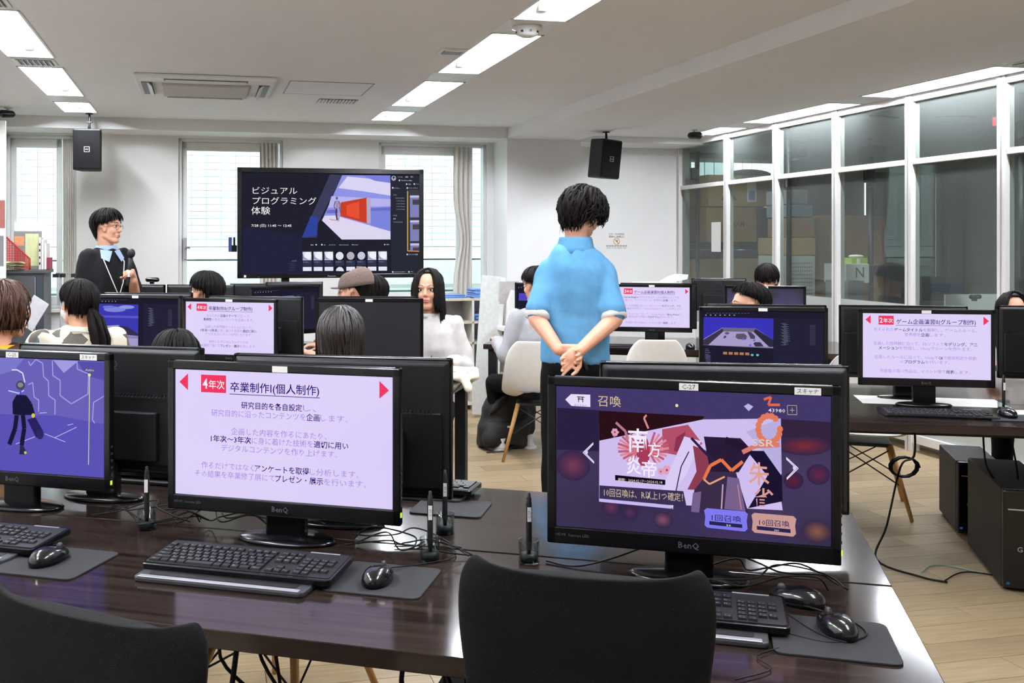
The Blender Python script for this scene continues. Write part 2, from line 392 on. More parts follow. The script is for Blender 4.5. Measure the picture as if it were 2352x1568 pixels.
# ---- air conditioner cassette, hatch and vent
p = RR.inverted() @ Vector((-1.50, 6.95, 0))
t = thing('air_conditioner', 'square ceiling cassette air conditioner with four louvred outlets', 'air conditioner', T=RR @ Tz(p.x, p.y, ZC))
b = MB(); b.box(-.46, .46, -.46, .46, -.03, 0, M['ceiling']); b.build('panel', parent=t, bevel=.02)
b = MB(); b.box(-.29, .29, -.26, .26, -.05, -.03, mat('intake_grille', 'b5b0a6', .7)); b.build('intake_grille', parent=t, bevel=.008)
for a in range(4):
    X = Matrix.Rotation(a*math.pi/2, 4, 'Z')
    L = .27; MB(X).box(-L, L, .35, .42, -.034, -.028, M['steel']).build('outlet', parent=t)
    q = X @ Matrix.Translation((0, .375, -.036)) @ Matrix.Rotation(.7 if a % 2 else .25, 4, 'X')
    MB(q).box(-L+.01, L-.01, -.03, .03, -.003, .003, M['white']).build('louvre', parent=t, bevel=.002)
p = RR.inverted() @ Vector((-.67, 7.09, 0))
b = MB(); w_ = .29
for x0, x1, y0, y1 in ((-w_, w_, -w_, -w_+.006), (-w_, w_, w_-.006, w_), (-w_, -w_+.006, -w_, w_), (w_-.006, w_, -w_, w_)): b.box(x0, x1, y0, y1, -.003, 0, M['grey'])
b.box(-w_+.009, w_-.009, -w_+.009, w_-.009, -.003, 0, mc)
t = thing('ceiling_hatch', 'square access hatch with thin dark outline beside the cassette', 'hatch', T=RR @ Tz(p.x, p.y, ZC)); b.build('panel', parent=t)
p = RR.inverted() @ Vector((-.655, 7.72, 0))
t = thing('ceiling_vent', 'small dark slatted vent below the square access hatch', 'vent', T=RR @ Tz(p.x, p.y, ZC)); b = MB(); b.box(-.15, .15, -.1, .1, -.004, 0, M['black']); b.build('backing', parent=t)
for k in range(12):
    MB().box(-.146+k*.0255, -.136+k*.0255, -.1, .1, -.012, -.004, M['white']).build('slat', parent=t)
# ---- windows of the back wall
glass = glassmat('window_glass', 'eef6f4')
def window(n, a, c, curtain, mull):
    t = bpy.data.objects.new('window_%d' % n, None); COL.objects.link(t); t.matrix_world = RR; struct(t)
    a = max(a, UL+.001); v0, v1 = VW+.05, VW+.12; al = M['alu']; b = MB()
    for x0, x1, z0, z1 in ((a, a+.03, ZS, ZT), (c-.03, c, ZS, ZT), (a, c, ZT-.03, ZT), (a, c, ZS, ZS+.03)): b.box(x0, x1, v0-.03, v1, z0, z1, al)
    b.build('window_frame', parent=t, bevel=.003)
    b = MB(); g0, g1 = a+.03, mull
    for x0, x1, z0, z1 in ((g0, g0+.045, ZS+.03, ZT-.03), (g1-.045, g1, ZS+.03, ZT-.03), (g0, g1, ZT-.11, ZT-.03), (g0, g1, ZS+.03, ZS+.11)): b.box(x0, x1, v0, v1-.02, z0, z1, al)
    b.build('sash', parent=t, bevel=.004)
    MB().box(g0+.045, g1-.045, v1-.045, v1-.040, ZS+.11, ZT-.11, glass).build('pane', parent=t)
    MB().box(g1, c-.03, v1-.045, v1-.040, ZS+.03, ZT-.03, glass).build('pane', parent=t)
    MB().box(a-.02, c+.02, VW-.08, VW+.06, ZS-.03, ZS, M['white']).build('window_sill', parent=t, bevel=.004)
    return t
for n, (a, c) in enumerate(W):
    mull = [pu(140, VW), c-.12, pu(1062, VW)][n]
    t = window(n+1, a, c, None, mull)
    if n == 1:
        b = MB(); b.box(a+.045, a+.075, VW-.005, VW+.045, 1.30, 1.50, M['lgrey']); b.cbox((a+.08, VW-.02, 1.41), (.05, .03, .02), M['chrome']); b.build('window_latch', parent=t, bevel=.003)
# curtains (gathered cloth hanging at the sides of the windows)
def curtain(px0, px1, z0, z1, label, v=VW-.02, folds=6, pinch=0):
    u0, u1 = pu(px0, v), pu(px1, v); n = folds*6; b = MB(); vs = []; rows = 14
    for r in range(rows+1):
        t_ = r/rows; z = z1+(z0-z1)*t_
        pc = 1-pinch*math.exp(-((t_-.62)/.16)**2)
        for k in range(n+1):
            s = k/n; x = u1-(u1-u0)*(1-s)*(pc if pinch else 1); vs.append((x, v+.022*math.sin(s*folds*2*math.pi+t_*1.2), z))
    m = n+1; N = len(vs); vs += [(x, y+.006, z) for x, y, z in vs]
    fs = [(r*m+k, r*m+k+1, (r+1)*m+k+1, (r+1)*m+k) for r in range(rows) for k in range(n)]
    fs += [tuple(N+q for q in f[::-1]) for f in fs]
    b.add(vs, fs, M['curtain'], True); o = b.build('curtain'); o.matrix_world = RR; tag(o, label, 'curtain'); return o
curtain(144, 172, ZS+.02, ZT-.03, 'gathered beige curtain at the right of the left window', folds=7)
curtain(597, 640, ZS+.02, ZT-.03, 'gathered beige curtain hanging above the left part of the display', folds=5)
curtain(1042, 1085, ZS+.06, ZT-.03, 'beige curtain tied back beside the right window', folds=4, pinch=.35)
# ---- outside: tiled facade across the lane, ledges
fac = bpy.data.objects.new('neighbouring_facade', None); COL.objects.link(fac); fac.matrix_world = RR
tag(fac, 'white tiled building facade seen through the back windows', 'building')
VF = 12.2; fm = mat('facade_joint', 'b9c4c6', .9); tm = mat('white_facade_tile', 'f4f7f8', .45, var=.02)
MB().box(-6, 7, VF+.004, VF+.2, -1, 5.2, fm).build('wall', parent=fac)
TW, TH = .172, .083
b = MB(); b.box(-TW/2+.002, TW/2-.002, -.012, .004, -TH/2+.002, TH/2-.002, tm)
for k in range(1, 4): b.box(-TW/2+.002, TW/2-.002, -.0145, -.012, -TH/2+TH*k/4-.004, -TH/2+TH*k/4+.004, tm)
tile = b.mesh('facade_tile'); cnt = 0; rest = MB()
rng = [(pu(p0, VF), pu(p1, VF)) for p0, p1 in ((12, 130), (430, 600), (872, 1042))]
k = 0; u = -5.5
while u < 6.5:
    for r in range(40):
        z = 1.41+TH*(r+.5)
        if any(a-.04 < u < c+.1 for a, c in rng) and r < 16 and cnt < 300:
            link(tile, 'facade_tile', fac, Matrix.Translation((u, VF, z))); cnt += 1
        else: rest.box(u-TW/2+.002, u+TW/2-.002, VF-.012, VF+.004, z-TH/2+.002, z+TH/2-.002, tm)
    u += TW
o = rest.build('distant_tiles', parent=fac); o['kind'] = 'stuff'
MB().box(-6, 7, VF-.1, VF, 1.26, 1.40, tm).build('ledge', parent=fac)
MB().box(-6, 7, VF-.3, VF, .95, 1.24, tm).build('ledge', parent=fac)
for k in range(10): MB().box(-6, 7, VF-.34, VF-.31, .3+k*.065, .34+k*.065, mat('pale_green_louvre', 'dcebe8', .6)).build('louvre', parent=fac)
bal = MB(); bal.box(-6, 4.7, 10.35, 10.40, .98, 1.02, M['white']); 
for k in range(12): bal.box(-5.6+k*.9, -5.57+k*.9, 10.36, 10.39, 0, 1.0, M['white'])
o = bal.build('balcony_rail'); o.matrix_world = RR; tag(o, 'thin white balcony rail outside the back windows', 'railing')
o = MB().box(-6, 4.7, VW+.22, VF, -.3, -.02, mat('balcony_concrete', 'cfd2d0', .9)).build('balcony_floor'); o.matrix_world = RR; struct(o)
# ---- glass partition
PV = [8.62, 7.79, 6.955, 6.12, 5.285, 4.45, 3.62, 2.79]
t = bpy.data.objects.new('window_4', None); COL.objects.link(t); t.matrix_world = RR; struct(t); t['label'] = 'white framed glass partition along the right side of the room'
al = mat('white_partition_metal', 'e9e6e2', .35, var=.02)
pg = glassmat('partition_glass', 'eef4f1', haze=.035); fg = mat('frosted_film', 'b9beba', .5, var=.02)
for k, v in enumerate(PV+[VR-.03]):
    b = MB(); b.box(UP-.03, UP+.04, v-.033, v+.033, 0, ZR, al); b.box(UP-.034, UP-.03, v-.004, v+.004, 0, ZR, M['lgrey']); b.build('post', parent=t, bevel=.004)
for z0, z1 in ((ZR-.05, ZR), (2.0, 2.04), (.06, .12)):
    MB().box(UP-.02, UP+.03, PV[-1], VR, z0, z1, al).build('rail', parent=t, bevel=.003)
vv = sorted(PV+[VR-.03])
for a, c in zip(vv, vv[1:]):
    MB().box(UP+.005, UP+.011, a+.033, c-.033, 2.04, ZR-.05, pg).build('pane', parent=t)
    MB().box(UP+.005, UP+.011, a+.033, c-.033, 1.02, 2.0, pg).build('pane', parent=t)
    MB().box(UP+.003, UP+.013, a+.033, c-.033, .12, 1.02, fg).build('frosted_pane', parent=t)
S('wall_right_near', MB().box(UP-.02, UP+.06, V0, PV[-1], 0, ZR), mw)
for n, (a, c) in enumerate((wa, wb)):
    t = bpy.data.objects.new('window_%d' % (n+5), None); COL.objects.link(t); t.matrix_world = RR; struct(t)
    b = MB(); z0, z1 = (1.0, 2.43) if n == 0 else (.9, 2.3)
    for x0, x1, q0, q1 in ((a, a+.04, z0, z1), (c-.04, c, z0, z1), (a, c, z1-.04, z1), (a, c, z0, z0+.04)): b.box(x0, x1, VE+.05, VE+.12, q0, q1, M['alu'])
    b.build('window_frame', parent=t); MB().box(a+.04, c-.04, VE+.08, VE+.086, z0+.04, z1-.04, glass).build('pane', parent=t)
    bt = thing('vertical_blind', ['half open vertical blind high above the cardboard boxes', 'nearly closed vertical blind behind the black stand poles'][n], 'blind', T=RR)
    k = 0; x = a+.03
    while x < c-.03:
        X = Matrix.Translation((x, VE-.06, 0)) @ Matrix.Rotation([1.0, -.2][n], 4, 'Z')
        MB(X).box(-.045, .045, -.001, .001, z0-.1, z1, mat('blind_cloth', 'a7aeac', .9)).build('slat', parent=bt); x += .12 if n == 0 else .095
S('ground', MB().box(-30, 30, -30, 40, -3.2, -3), mat('street', '8a8c8a', .9))
for k, (u, v) in enumerate(((6.8, 4.2),)): fx = fixture(u-.12, u+.12, ZR-.103, v, v+.62); fx['label'] = 'added unseen short light on the ceiling beyond the glass, '+'above the dim table'  # fixture out of view, added only to brighten the side room
# ================================================================ screens
def glow(c): return emi(c, 1.0)
M['bezel_print'] = mat('dim_bezel_print', '4c4c50', .5)
LT, DK, PINK, LAV = 'a88cde', '2a1478', 'f03a64', 'dccff6'
def slide(badge, title, lines, body=.0317, ysc=1.0):
    def draw(b, w, h):
        P = lambda x, y: (x, -.0012, y)
        def tri(pts, m): b.add([(x*w, -.0008, h*(1-y)) for x, y in pts], [(0, 1, 2)], m)
        tri([(.02, .1), (.062, .03), (.062, .165)], glow(PINK)); tri([(.985, .1), (.943, .165), (.943, .03)], glow(PINK))
        b.add([(x*w, -.0008, h*(1-y)) for x, y in ((.125, .175), (.245, .175), (.245, .035), (.125, .035))], [(0, 1, 2, 3)], glow(PINK))
        text(b, badge[0], .133*w, h*(1-.145), .062*w, glow('fff4fa'), .012, fit=.024*w, P=P)
        text(b, badge[1:], .162*w, h*(1-.14), .042*w, glow('fff4fa'), .008, fit=.076*w, P=P)
        tl = tw(title)*.0425; tl = min(tl, .62)
        text(b, title, .265*w, h*(1-.155), .046*w, glow(DK), .008, fit=tl*w, P=P)
        b.box(.262*w, (.268+tl)*w, -.001, -.0008, h*(1-.183), h*(1-.178), glow(DK))
        for y, segs in lines:
            n = sum(tw(s[1:]) for s in segs); e = min(body, .86/n); x = .49-n*e/2
            for s in segs:
                k = s[0]; s = s[1:]
                text(b, s, (x+e*.06)*w, h*(1-y)-.012*w, e*1.02*w, glow(DK if k == 'B' else LT), .009 if k == 'B' else 0, fit=(tw(s)*e-e*.12)*w, P=P)
                x += tw(s)*e
    return draw
S41 = slide('4年次', '卒業制作Ⅰ(個人制作)', [(.265, ['B研究目的を各自設定', 'Lし、']), (.335, ['L研究目的に沿ったコンテンツを', 'B企画', 'Lします。']),
  (.475, ['L企画した内容を作るにあたり、']), (.54, ['B1年次〜3年次', 'Lに身に着けた技術を', 'B適切に用い']), (.61, ['Lデジタルコンテンツを作り上げます。']),
  (.755, ['L作るだけではなく', 'Bアンケートを取得', 'Lし分析します。']), (.825, ['Lその結果を卒業修了展にて', 'Bプレゼン・展示', 'Lを行います。'])])
S42 = slide('4年次', '卒業制作Ⅱ(グループ制作)', [(.26, ['L与えられた', 'B企画のテーマ', 'Lに沿って、']), (.335, ['B新規性', 'Lのあるコンテンツを企画します。']),
  (.475, ['L企画した世界観やシステムに沿って、']), (.545, ['B1年次〜3年次', 'Lに身に着けた技術を', 'B適切に用い']), (.615, ['Lデジタルコンテンツを作り上げます。']),
  (.76, ['L制作したデジタルコンテンツは']), (.835, ['L卒業修了展にて', 'Bプレゼン・展示', 'Lを行います。'])])
S3 = slide('3年次', 'ゲーム企画演習Ⅲ(個人制作)', [(.25, ['BUnreal Engine', 'Lで与えられたゲームの基本ロジックを']), (.325, ['L使って、ゲームのルール、世界感を', 'B企画', 'Lします。']),
  (.465, ['L企画した世界観に沿って、3Dソフトで', 'Bモデリング、アニ']), (.535, ['Bメーション', 'Lを作成し、Unreal Engineでシーンを作ります。']),
  (.675, ['L企画したルールに沿って、Unreal Engineで', 'BBlue Print', 'Lで']), (.745, ['L衝突判定や移動の', 'Bプログラム', 'Lを行います。']), (.89, ['L完成度の高い作品は、イベント等で', 'B発表', 'Lします。'])])
S2 = slide('2年次', 'ゲーム企画演習Ⅱ(グループ制作)', [(.25, ['L与えられた', 'Bゲームタイトル', 'Lを解釈し、ゲームのルール、']), (.325, ['L世界感を', 'B企画', 'Lします。']),
  (.465, ['L企画した世界観に沿って、3Dソフトで', 'Bモデリング、アニ']), (.535, ['Bメーション', 'Lを作成し、Unityでシーンを作ります。']),
  (.675, ['L企画したルールに沿って、Unityで', 'BC#', 'Lで衝突判定や移動']), (.745, ['Lの', 'Bプログラム', 'Lを行います。']), (.89, ['L完成度の高い作品は、イベント等で', 'B発表', 'Lします。'])], body=.0325)
def quadmap(tl, tr, bl, br):           # picture coordinates of a drawn screen to its own 0..1 frame
    def g(x, y):
        a = .5; c = .5
        for _ in range(12):
            xl = tl[0]+(bl[0]-tl[0])*c; xr = tr[0]+(br[0]-tr[0])*c; a = (x-xl)/(xr-xl)
            yt = tl[1]+(tr[1]-tl[1])*a; yb = bl[1]+(br[1]-bl[1])*a; c = (y-yt)/(yb-yt)
        return a, c
    return g
class Pen:
    def __init__(s, b, w, h, q): s.b, s.w, s.h, s.q = b, w, h, q; s.k = 0
    def P(s, p):
        a, c = s.q(*p); a = min(max(a, 0), 1); c = min(max(c, 0), 1); return (a*s.w, -.0004-s.k*.00006, s.h*(1-c))
    def poly(s, pts, c):
        s.k += 1; vs = [Vector(s.P(p)) for p in pts]
        from mathutils.geometry import tessellate_polygon
        fs = tessellate_polygon([vs]); out = []
        for f in fs:
            a, b_, c_ = (vs[i] for i in f); n = (b_-a).cross(c_-a); out.append(tuple(f) if n.y < 0 else tuple(f[::-1]))
        s.b.add(vs, out, glow(c)); return s
    def line(s, pts, wd, c):
        for p, q in zip(pts, pts[1:]):
            dx, dy = q[0]-p[0], q[1]-p[1]; L = math.hypot(dx, dy) or 1; nx, ny = -dy/L*wd/2, dx/L*wd/2
            s.poly([(p[0]+nx, p[1]+ny), (q[0]+nx, q[1]+ny), (q[0]-nx, q[1]-ny), (p[0]-nx, p[1]-ny)], c)
        return s
    def disc(s, x, y, rx, ry, c, n=16, a0=0, a1=360): return s.poly([(x+rx*math.cos(math.radians(a0+(a1-a0)*i/n)), y+ry*math.sin(math.radians(a0+(a1-a0)*i/n))) for i in range(n)], c)
    def txt(s, t, x0, y, x1, size, c, bold=0):
        """lettering from x0 to x1 with its base line at y, all in the mapped frame"""
        s.k += 1; a0, c0 = s.q(x0, y); a1, c1 = s.q(x1, y); _, c2 = s.q(x0, y-size); hh = abs(c0-c2)*s.h
        yy = -.0004-s.k*.00006
        text(s.b, t, a0*s.w, s.h*(1-c0), hh*1.15, glow(c), bold, fit=(a1-a0)*s.w, P=lambda x, y_: (x, yy, y_)); return s
def game(b, w, h):
    p = Pen(b, w, h, quadmap((175, 250), (2150, 340), (130, 1220), (2125, 1282)))
    p.poly([(175, 250), (2150, 340), (2140, 520), (170, 440)], '43386a').poly([(175, 400), (495, 420), (480, 700), (160, 690)], '2a2140').poly([(1810, 480), (2145, 500), (2140, 640), (1805, 600)], '35243f')
    [p.disc(x, y, rx*(1-.13*k), ry*(1-.13*k), '%02x%02x%02x' % tuple(round(a+(b_-a)*(k+1)/7) for a, b_ in zip((0x30, 0x26, 0x48), c)), 22) for x, y, rx, ry, c in ((280, 800, 130, 105, (112, 56, 84)), (1960, 650, 185, 60, (118, 44, 58)), (2050, 830, 80, 65, (96, 40, 72)), (2030, 1190, 105, 75, (130, 84, 70)), (1880, 870, 70, 55, (92, 32, 56)), (560, 1080, 70, 55, (98, 54, 84)), (940, 1150, 75, 55, (124, 74, 98)), (700, 1110, 60, 45, (84, 48, 84)), (1800, 280, 200, 45, (62, 50, 100))) for k in range(7)]
    p.poly([(495, 420), (1270, 460), (1240, 500), (490, 625)], '2a1018')
    p.poly([(490, 625), (1260, 480), (1804, 475), (1792, 1000), (1800, 1060), (470, 1035)], 'cfbdf0')
    p.poly([(1804, 475), (1800, 830), (1690, 700), (1560, 560)], 'b8aee0')
    p.poly([(960, 545), (1150, 515), (1250, 640), (1080, 720), (960, 700)], 'b2506a').poly([(1060, 600), (1130, 560), (1100, 700), (1040, 690)], '8a3450')
    # firebird emblem
    for a in range(-70, 80, 14):
        r = math.radians(a)
        for s_ in (-1, 1):
            x0, y0 = 815+s_*40, 690; p.line([(x0, y0), (x0+s_*150*math.cos(r), y0-150*math.sin(r)*.75-20)], 16, 'c25a78' if a % 28 else 'dc8a94')
    p.disc(815, 690, 50, 110, 'a83a58'); p.line([(860, 540), (830, 470), (850, 450)], 14, 'd89088').line([(620, 500), (690, 560), (700, 620)], 18, 'b87a8c').line([(640, 560), (600, 600)], 14, 'a8607c')
    for cx, cy_, r in ((985, 815, 34), (940, 825, 24), (610, 565, 28)):
        for k in range(6): a = k*math.pi/3; p.disc(cx+r*.6*math.cos(a), cy_+r*.6*math.sin(a), r*.42, r*.42, 'e0a0bc', 8)
        p.disc(cx, cy_, r*.25, r*.25, 'b03060', 8)
    # draped cloth shapes and ribbon of flame (figure left out)
    p.poly([(1120, 590), (1240, 620), (1120, 850), (1040, 940), (1020, 1075), (940, 950)], 'd9ccf4')
    p.line([(1150, 690), (1090, 790), (1060, 900), (1030, 1020)], 8, '3a2450')
    p.poly([(1180, 650), (1330, 700), (1300, 900), (1180, 940), (1130, 940), (1200, 820)], '8c3c50').poly([(1260, 590), (1520, 600), (1600, 680), (1500, 820), (1300, 830)], '2a1c38')
    p.poly([(1290, 820), (1480, 820), (1560, 1080), (1150, 1090), (1180, 940)], '3b2c48').poly([(1420, 850), (1500, 860), (1540, 1070), (1390, 1060)], '77608c').poly([(1170, 960), (1230, 950), (1210, 1090), (1150, 1085)], '77608c')
    p.poly([(1560, 680), (1680, 680), (1800, 840), (1800, 1000), (1560, 1050), (1700, 840)], '1b1430').poly([(1420, 590), (1560, 640), (1540, 680), (1400, 630)], '241830')
    p.line([(1170, 600), (1260, 690), (1340, 760)], 18, '2c2044').line([(1385, 900), (1370, 1060)], 10, 'c8a0c0').line([(1490, 900), (1510, 1060)], 8, 'c08090')
    p.line([(1250, 870), (1300, 780), (1380, 740), (1450, 810), (1530, 750)], 22, 'e8784c').line([(1250, 870), (1290, 900), (1400, 850)], 12, 'e8a47c').line([(1530, 690), (1620, 650), (1790, 640)], 30, 'd87c70')
    for a in range(0, 320, 22): r = math.radians(a); p.disc(1720+75*math.cos(r), 540+85*math.sin(r), 22, 22, 'e07a5c', 8)
    p.line([(1690, 350), (1740, 335), (1720, 385), (1800, 385)], 16, 'e0684c')
    p.poly([(480, 925), (1100, 950), (1120, 1050), (475, 1015)], '3a3054').poly([(472, 1015), (1010, 1045), (1010, 1068), (472, 1036)], 'c9b7f2')
    p.poly([(600, 852), (972, 878), (970, 912), (600, 888)], '120c18')
    p.poly([(245, 340), (290, 303), (437, 308), (434, 392), (290, 384)], 'e6ddf8')
    for q in ([(335, 322), (392, 325)], [(340, 336), (386, 339)], [(350, 322), (346, 358)], [(376, 324), (378, 360)]): p.line(q, 6, '2a2438')
    p.txt('タイトルへ', 312, 384, 408, 14, '3a3058'); p.txt('召喚', 490, 380, 664, 70, 'cbb898', .004)
    for k, c in enumerate(('e8e0b8', '3a3870', '3a3870', '3a3870')): p.disc(1074+38*k, 385, 11, 11, c, 10)
    p.poly([(1550, 392), (1580, 375), (1615, 395), (1583, 424)], 'b8b4ec'); p.txt('43980', 1718, 430, 1834, 30, 'e8e2f4', .004)
    for q in ([(1850, 388), (1913, 390), (1913, 448), (1850, 446), (1850, 388)], [(1866, 418), (1898, 419)], [(1882, 402), (1882, 434)]): p.line(q, 4, 'b0a890')
    for dx, s_ in ((446, 1), (1832, -1)):
        y0 = 635 if s_ == 1 else 718
        for o in (0, 14): p.line([(dx-s_*o*.0, y0+o*.6), (dx-s_*(80-o), y0+68), (dx, y0+140-o*.6)], 6, 'e6e0fa')
        p.disc(dx-s_*56, y0+66, 14, 14, 'd8d0f4', 6)
    p.txt('南', 705, 680, 850, 150, 'f4ecff', .01).txt('方', 850, 715, 945, 90, 'f4ecff', .01).txt('炎', 690, 830, 795, 115, 'f4ecff', .01).txt('帝', 798, 850, 908, 105, 'f4ecff', .01)
    p.txt('期間：2024.02.17〜2024.02.18', 622, 890, 950, 20, 'ece4dc').txt('10回召喚は、R以上1つ確定！', 512, 992, 1095, 52, 'c9b49a', .004)
    p.txt('SSR', 1598, 645, 1752, 55, 'd8ccc8', .014).txt('朱', 1568, 880, 1712, 135, 'e0a090', .012).txt('雀', 1592, 1035, 1735, 125, 'dc9c9c', .012)
    for x0, c, t, n in ((1245, '7f7af0', '1回召喚', '30'), (1580, 'c99a94', '10回召喚', '300')):
        d = (x0-1245)*.06
        p.poly([(x0+20, 1055+d), (x0+290, 1068+d), (x0+310, 1085+d), (x0+300, 1130+d), (x0+305, 1180+d), (x0+285, 1198+d), (x0+18, 1182+d), (x0, 1165+d), (x0+8, 1110+d), (x0, 1070+d)], c)
        p.poly([(x0+35, 1138+d), (x0+268, 1152+d), (x0+268, 1176+d), (x0+35, 1162+d)], '2a2450'); p.txt(t, x0+52, 1130+d, x0+262, 38, '2a2058', .004).txt(n, x0+155, 1168+d, x0+188, 16, 'e8e4f4')
def robot(b, w, h):
    p = Pen(b, w, h, quadmap((-880, 50), (865, 130), (-900, 1035), (830, 1170)))
    p.poly([(-880, 50), (865, 130), (845, 690), (400, 610), (-880, 560)], '6a62b8').poly([(-880, 560), (400, 610), (845, 690), (830, 1170), (-900, 1035)], '5a52b4')
    p.poly([(380, 112), (620, 124), (480, 230)], 'a49ce0').poly([(610, 128), (865, 140), (862, 300), (700, 260)], '5850a8').poly([(-880, 50), (100, 95), (0, 200), (-400, 300), (-880, 300)], '7c78cc')
    L = 'a8a4e6'
    for q in ([(140, 120), (160, 160), (215, 105), (280, 140), (285, 260), (330, 300), (330, 430), (390, 470), (385, 600)], [(375, 115), (375, 250), (445, 295), (440, 430), (545, 505), (705, 420), (715, 260)],
              [(610, 125), (612, 195), (715, 240)], [(862, 440), (755, 495), (740, 650), (760, 680)], [(135, 330), (180, 310), (190, 440), (235, 470), (230, 570)]): p.line(q, 9, L)
    p.line([(-20, 195), (30, 195), (85, 225), (105, 310)], 12, 'd8dcff').line([(-60, 380), (40, 405), (95, 380)], 10, 'c8ccff')
    for q in ([(0, 858), (190, 795)], [(285, 770), (480, 845)], [(380, 805), (590, 714)], [(505, 695), (560, 684)], [(240, 585), (310, 580)]): p.line(q, 6, 'c0bcf4')
    p.line([(728, 262), (692, 1050)], 7, 'd8d4a0').disc(726, 250, 14, 14, 'f0e890'); p.txt('Active', 690, 213, 770, 26, 'd8d070', .012)
    # plain robot figure with a cylindrical arm
    D = '1c1838'
    p.disc(62, 335, 44, 42, '4c4858').disc(62, 330, 28, 22, '8a8890').poly([(20, 420), (100, 420), (150, 500), (170, 600), (90, 600), (30, 600), (-20, 590), (-20, 480)], D).line([(62, 370), (62, 420)], 16, '3c50c8')
    p.line([(100, 430), (155, 500), (180, 590)], 34, D).poly([(120, 640), (200, 620), (275, 750), (245, 815), (200, 800)], '2c2260').disc(240, 775, 36, 44, '2c2a60').disc(180, 605, 17, 20, 'd8cc50')
    p.line([(80, 600), (90, 720), (60, 870)], 42, D).line([(20, 600), (0, 720), (-60, 860)], 42, D).poly([(45, 870), (75, 870), (110, 935), (95, 950), (35, 950)], '2a2a4a').disc(95, 935, 13, 13, 'd0c858')
def editor(kind):
    def draw(b, w, h):
        p = Pen(b, w, h, quadmap((205, 180), (2165, 205), (225, 1300), (2165, 1310)))
        p.poly([(205, 180), (2165, 205), (2165, 1310), (225, 1300)], '1e1c2e'); p.poly([(1365, 310), (2165, 320), (2165, 1300), (1365, 1290)], '242236')
        if kind == 'level':
            p.poly([(215, 290), (1360, 315), (1358, 840), (215, 795)], '3a34b8').poly([(530, 480), (1070, 490), (1358, 690), (1358, 840), (215, 795), (215, 690)], '8a80a4')
            p.poly([(530, 550), (1040, 555), (1290, 815), (300, 795)], 'a79cc8').poly([(530, 484), (545, 545), (300, 792), (215, 792), (215, 690)], '3a344c').poly([(1065, 496), (1040, 555), (1290, 815), (1358, 815), (1358, 690)], '2e2a40')
            p.poly([(530, 484), (1070, 492), (1040, 552), (545, 545)], '6c6484').poly([(215, 690), (530, 478), (536, 486), (215, 702)], '9890b0')
            p.disc(605, 580, 38, 22, '5c5674').poly([(560, 625), (600, 625), (580, 668), (542, 668)], '4a4078').poly([(755, 590), (880, 580), (930, 625), (920, 690), (790, 685), (745, 655)], '5a5468').poly([(935, 550), (1000, 560), (1065, 630), (1060, 680), (990, 675)], '4c465c').poly([(1060, 735), (1150, 735), (1205, 810), (1070, 812), (1035, 760)], '38344a')
            for x, y in ((872, 685), (1050, 705), (985, 790)): p.disc(x, y, 20, 18, '6a60f0', 8)
            for k in range(5): p.poly([(545+90*k, 912+2*k), (612+90*k, 914+2*k), (612+90*k, 960+2*k), (545+90*k, 958+2*k)], 'b07c54')
            for k in range(2): p.disc(1018+88*k, 962, 24, 20, '50c8c8')
        elif kind == 'sky':
            p.poly([(330, 310), (1250, 320), (1250, 1290), (330, 1280)], '3c3ab0').poly([(330, 560), (1250, 570), (1250, 620), (330, 610)], '5a58c4')
            p.disc(700, 430, 260, 60, '7f86dc').disc(980, 380, 180, 40, '8f96e4').disc(560, 380, 150, 30, '7078d0')
            p.poly([(330, 800), (800, 770), (1250, 960), (1250, 1290), (330, 1280)], 'a49ccc').poly([(780, 780), (1000, 800), (1250, 960), (1250, 1000), (1000, 985)], '35304e').poly([(330, 980), (1250, 1010), (1250, 1060), (330, 1030)], '8880b4')
        elif kind == 'blue':
            p.poly([(600, 400), (1400, 380), (1450, 1250), (640, 1270)], '3f68a4')
        elif kind == 'violet':
            p.poly([(260, 420), (900, 420), (900, 640), (260, 640)], '5546c0').poly([(260, 900), (1600, 860), (1600, 1300), (260, 1300)], '6a50bc')
        for k in range(14): p.line([(260+k*52, 222), (260+k*52+30, 223)], 6, '6c6c84')
        for k in range(7): p.line([(240+k*78, 255), (262+k*78, 256)], 14, 'b0b0cc')
        for k in range(22): p.line([(1480+(k % 3)*22, 400+k*18), (1560+(k*37 % 70), 400+k*18)], 5, '7c7c94')
        for k in range(20): p.line([(1940, 430+k*18), (2030, 430+k*18)], 4, '54546a')
        for k in range(6): p.line([(245, 865+k*32), (300+(k*17 % 40), 865+k*32)], 6, '7c7c9c')
        for k in range(10): p.line([(260, 980+k*16), (340, 980+k*16)], 5, '60608a')
    return draw
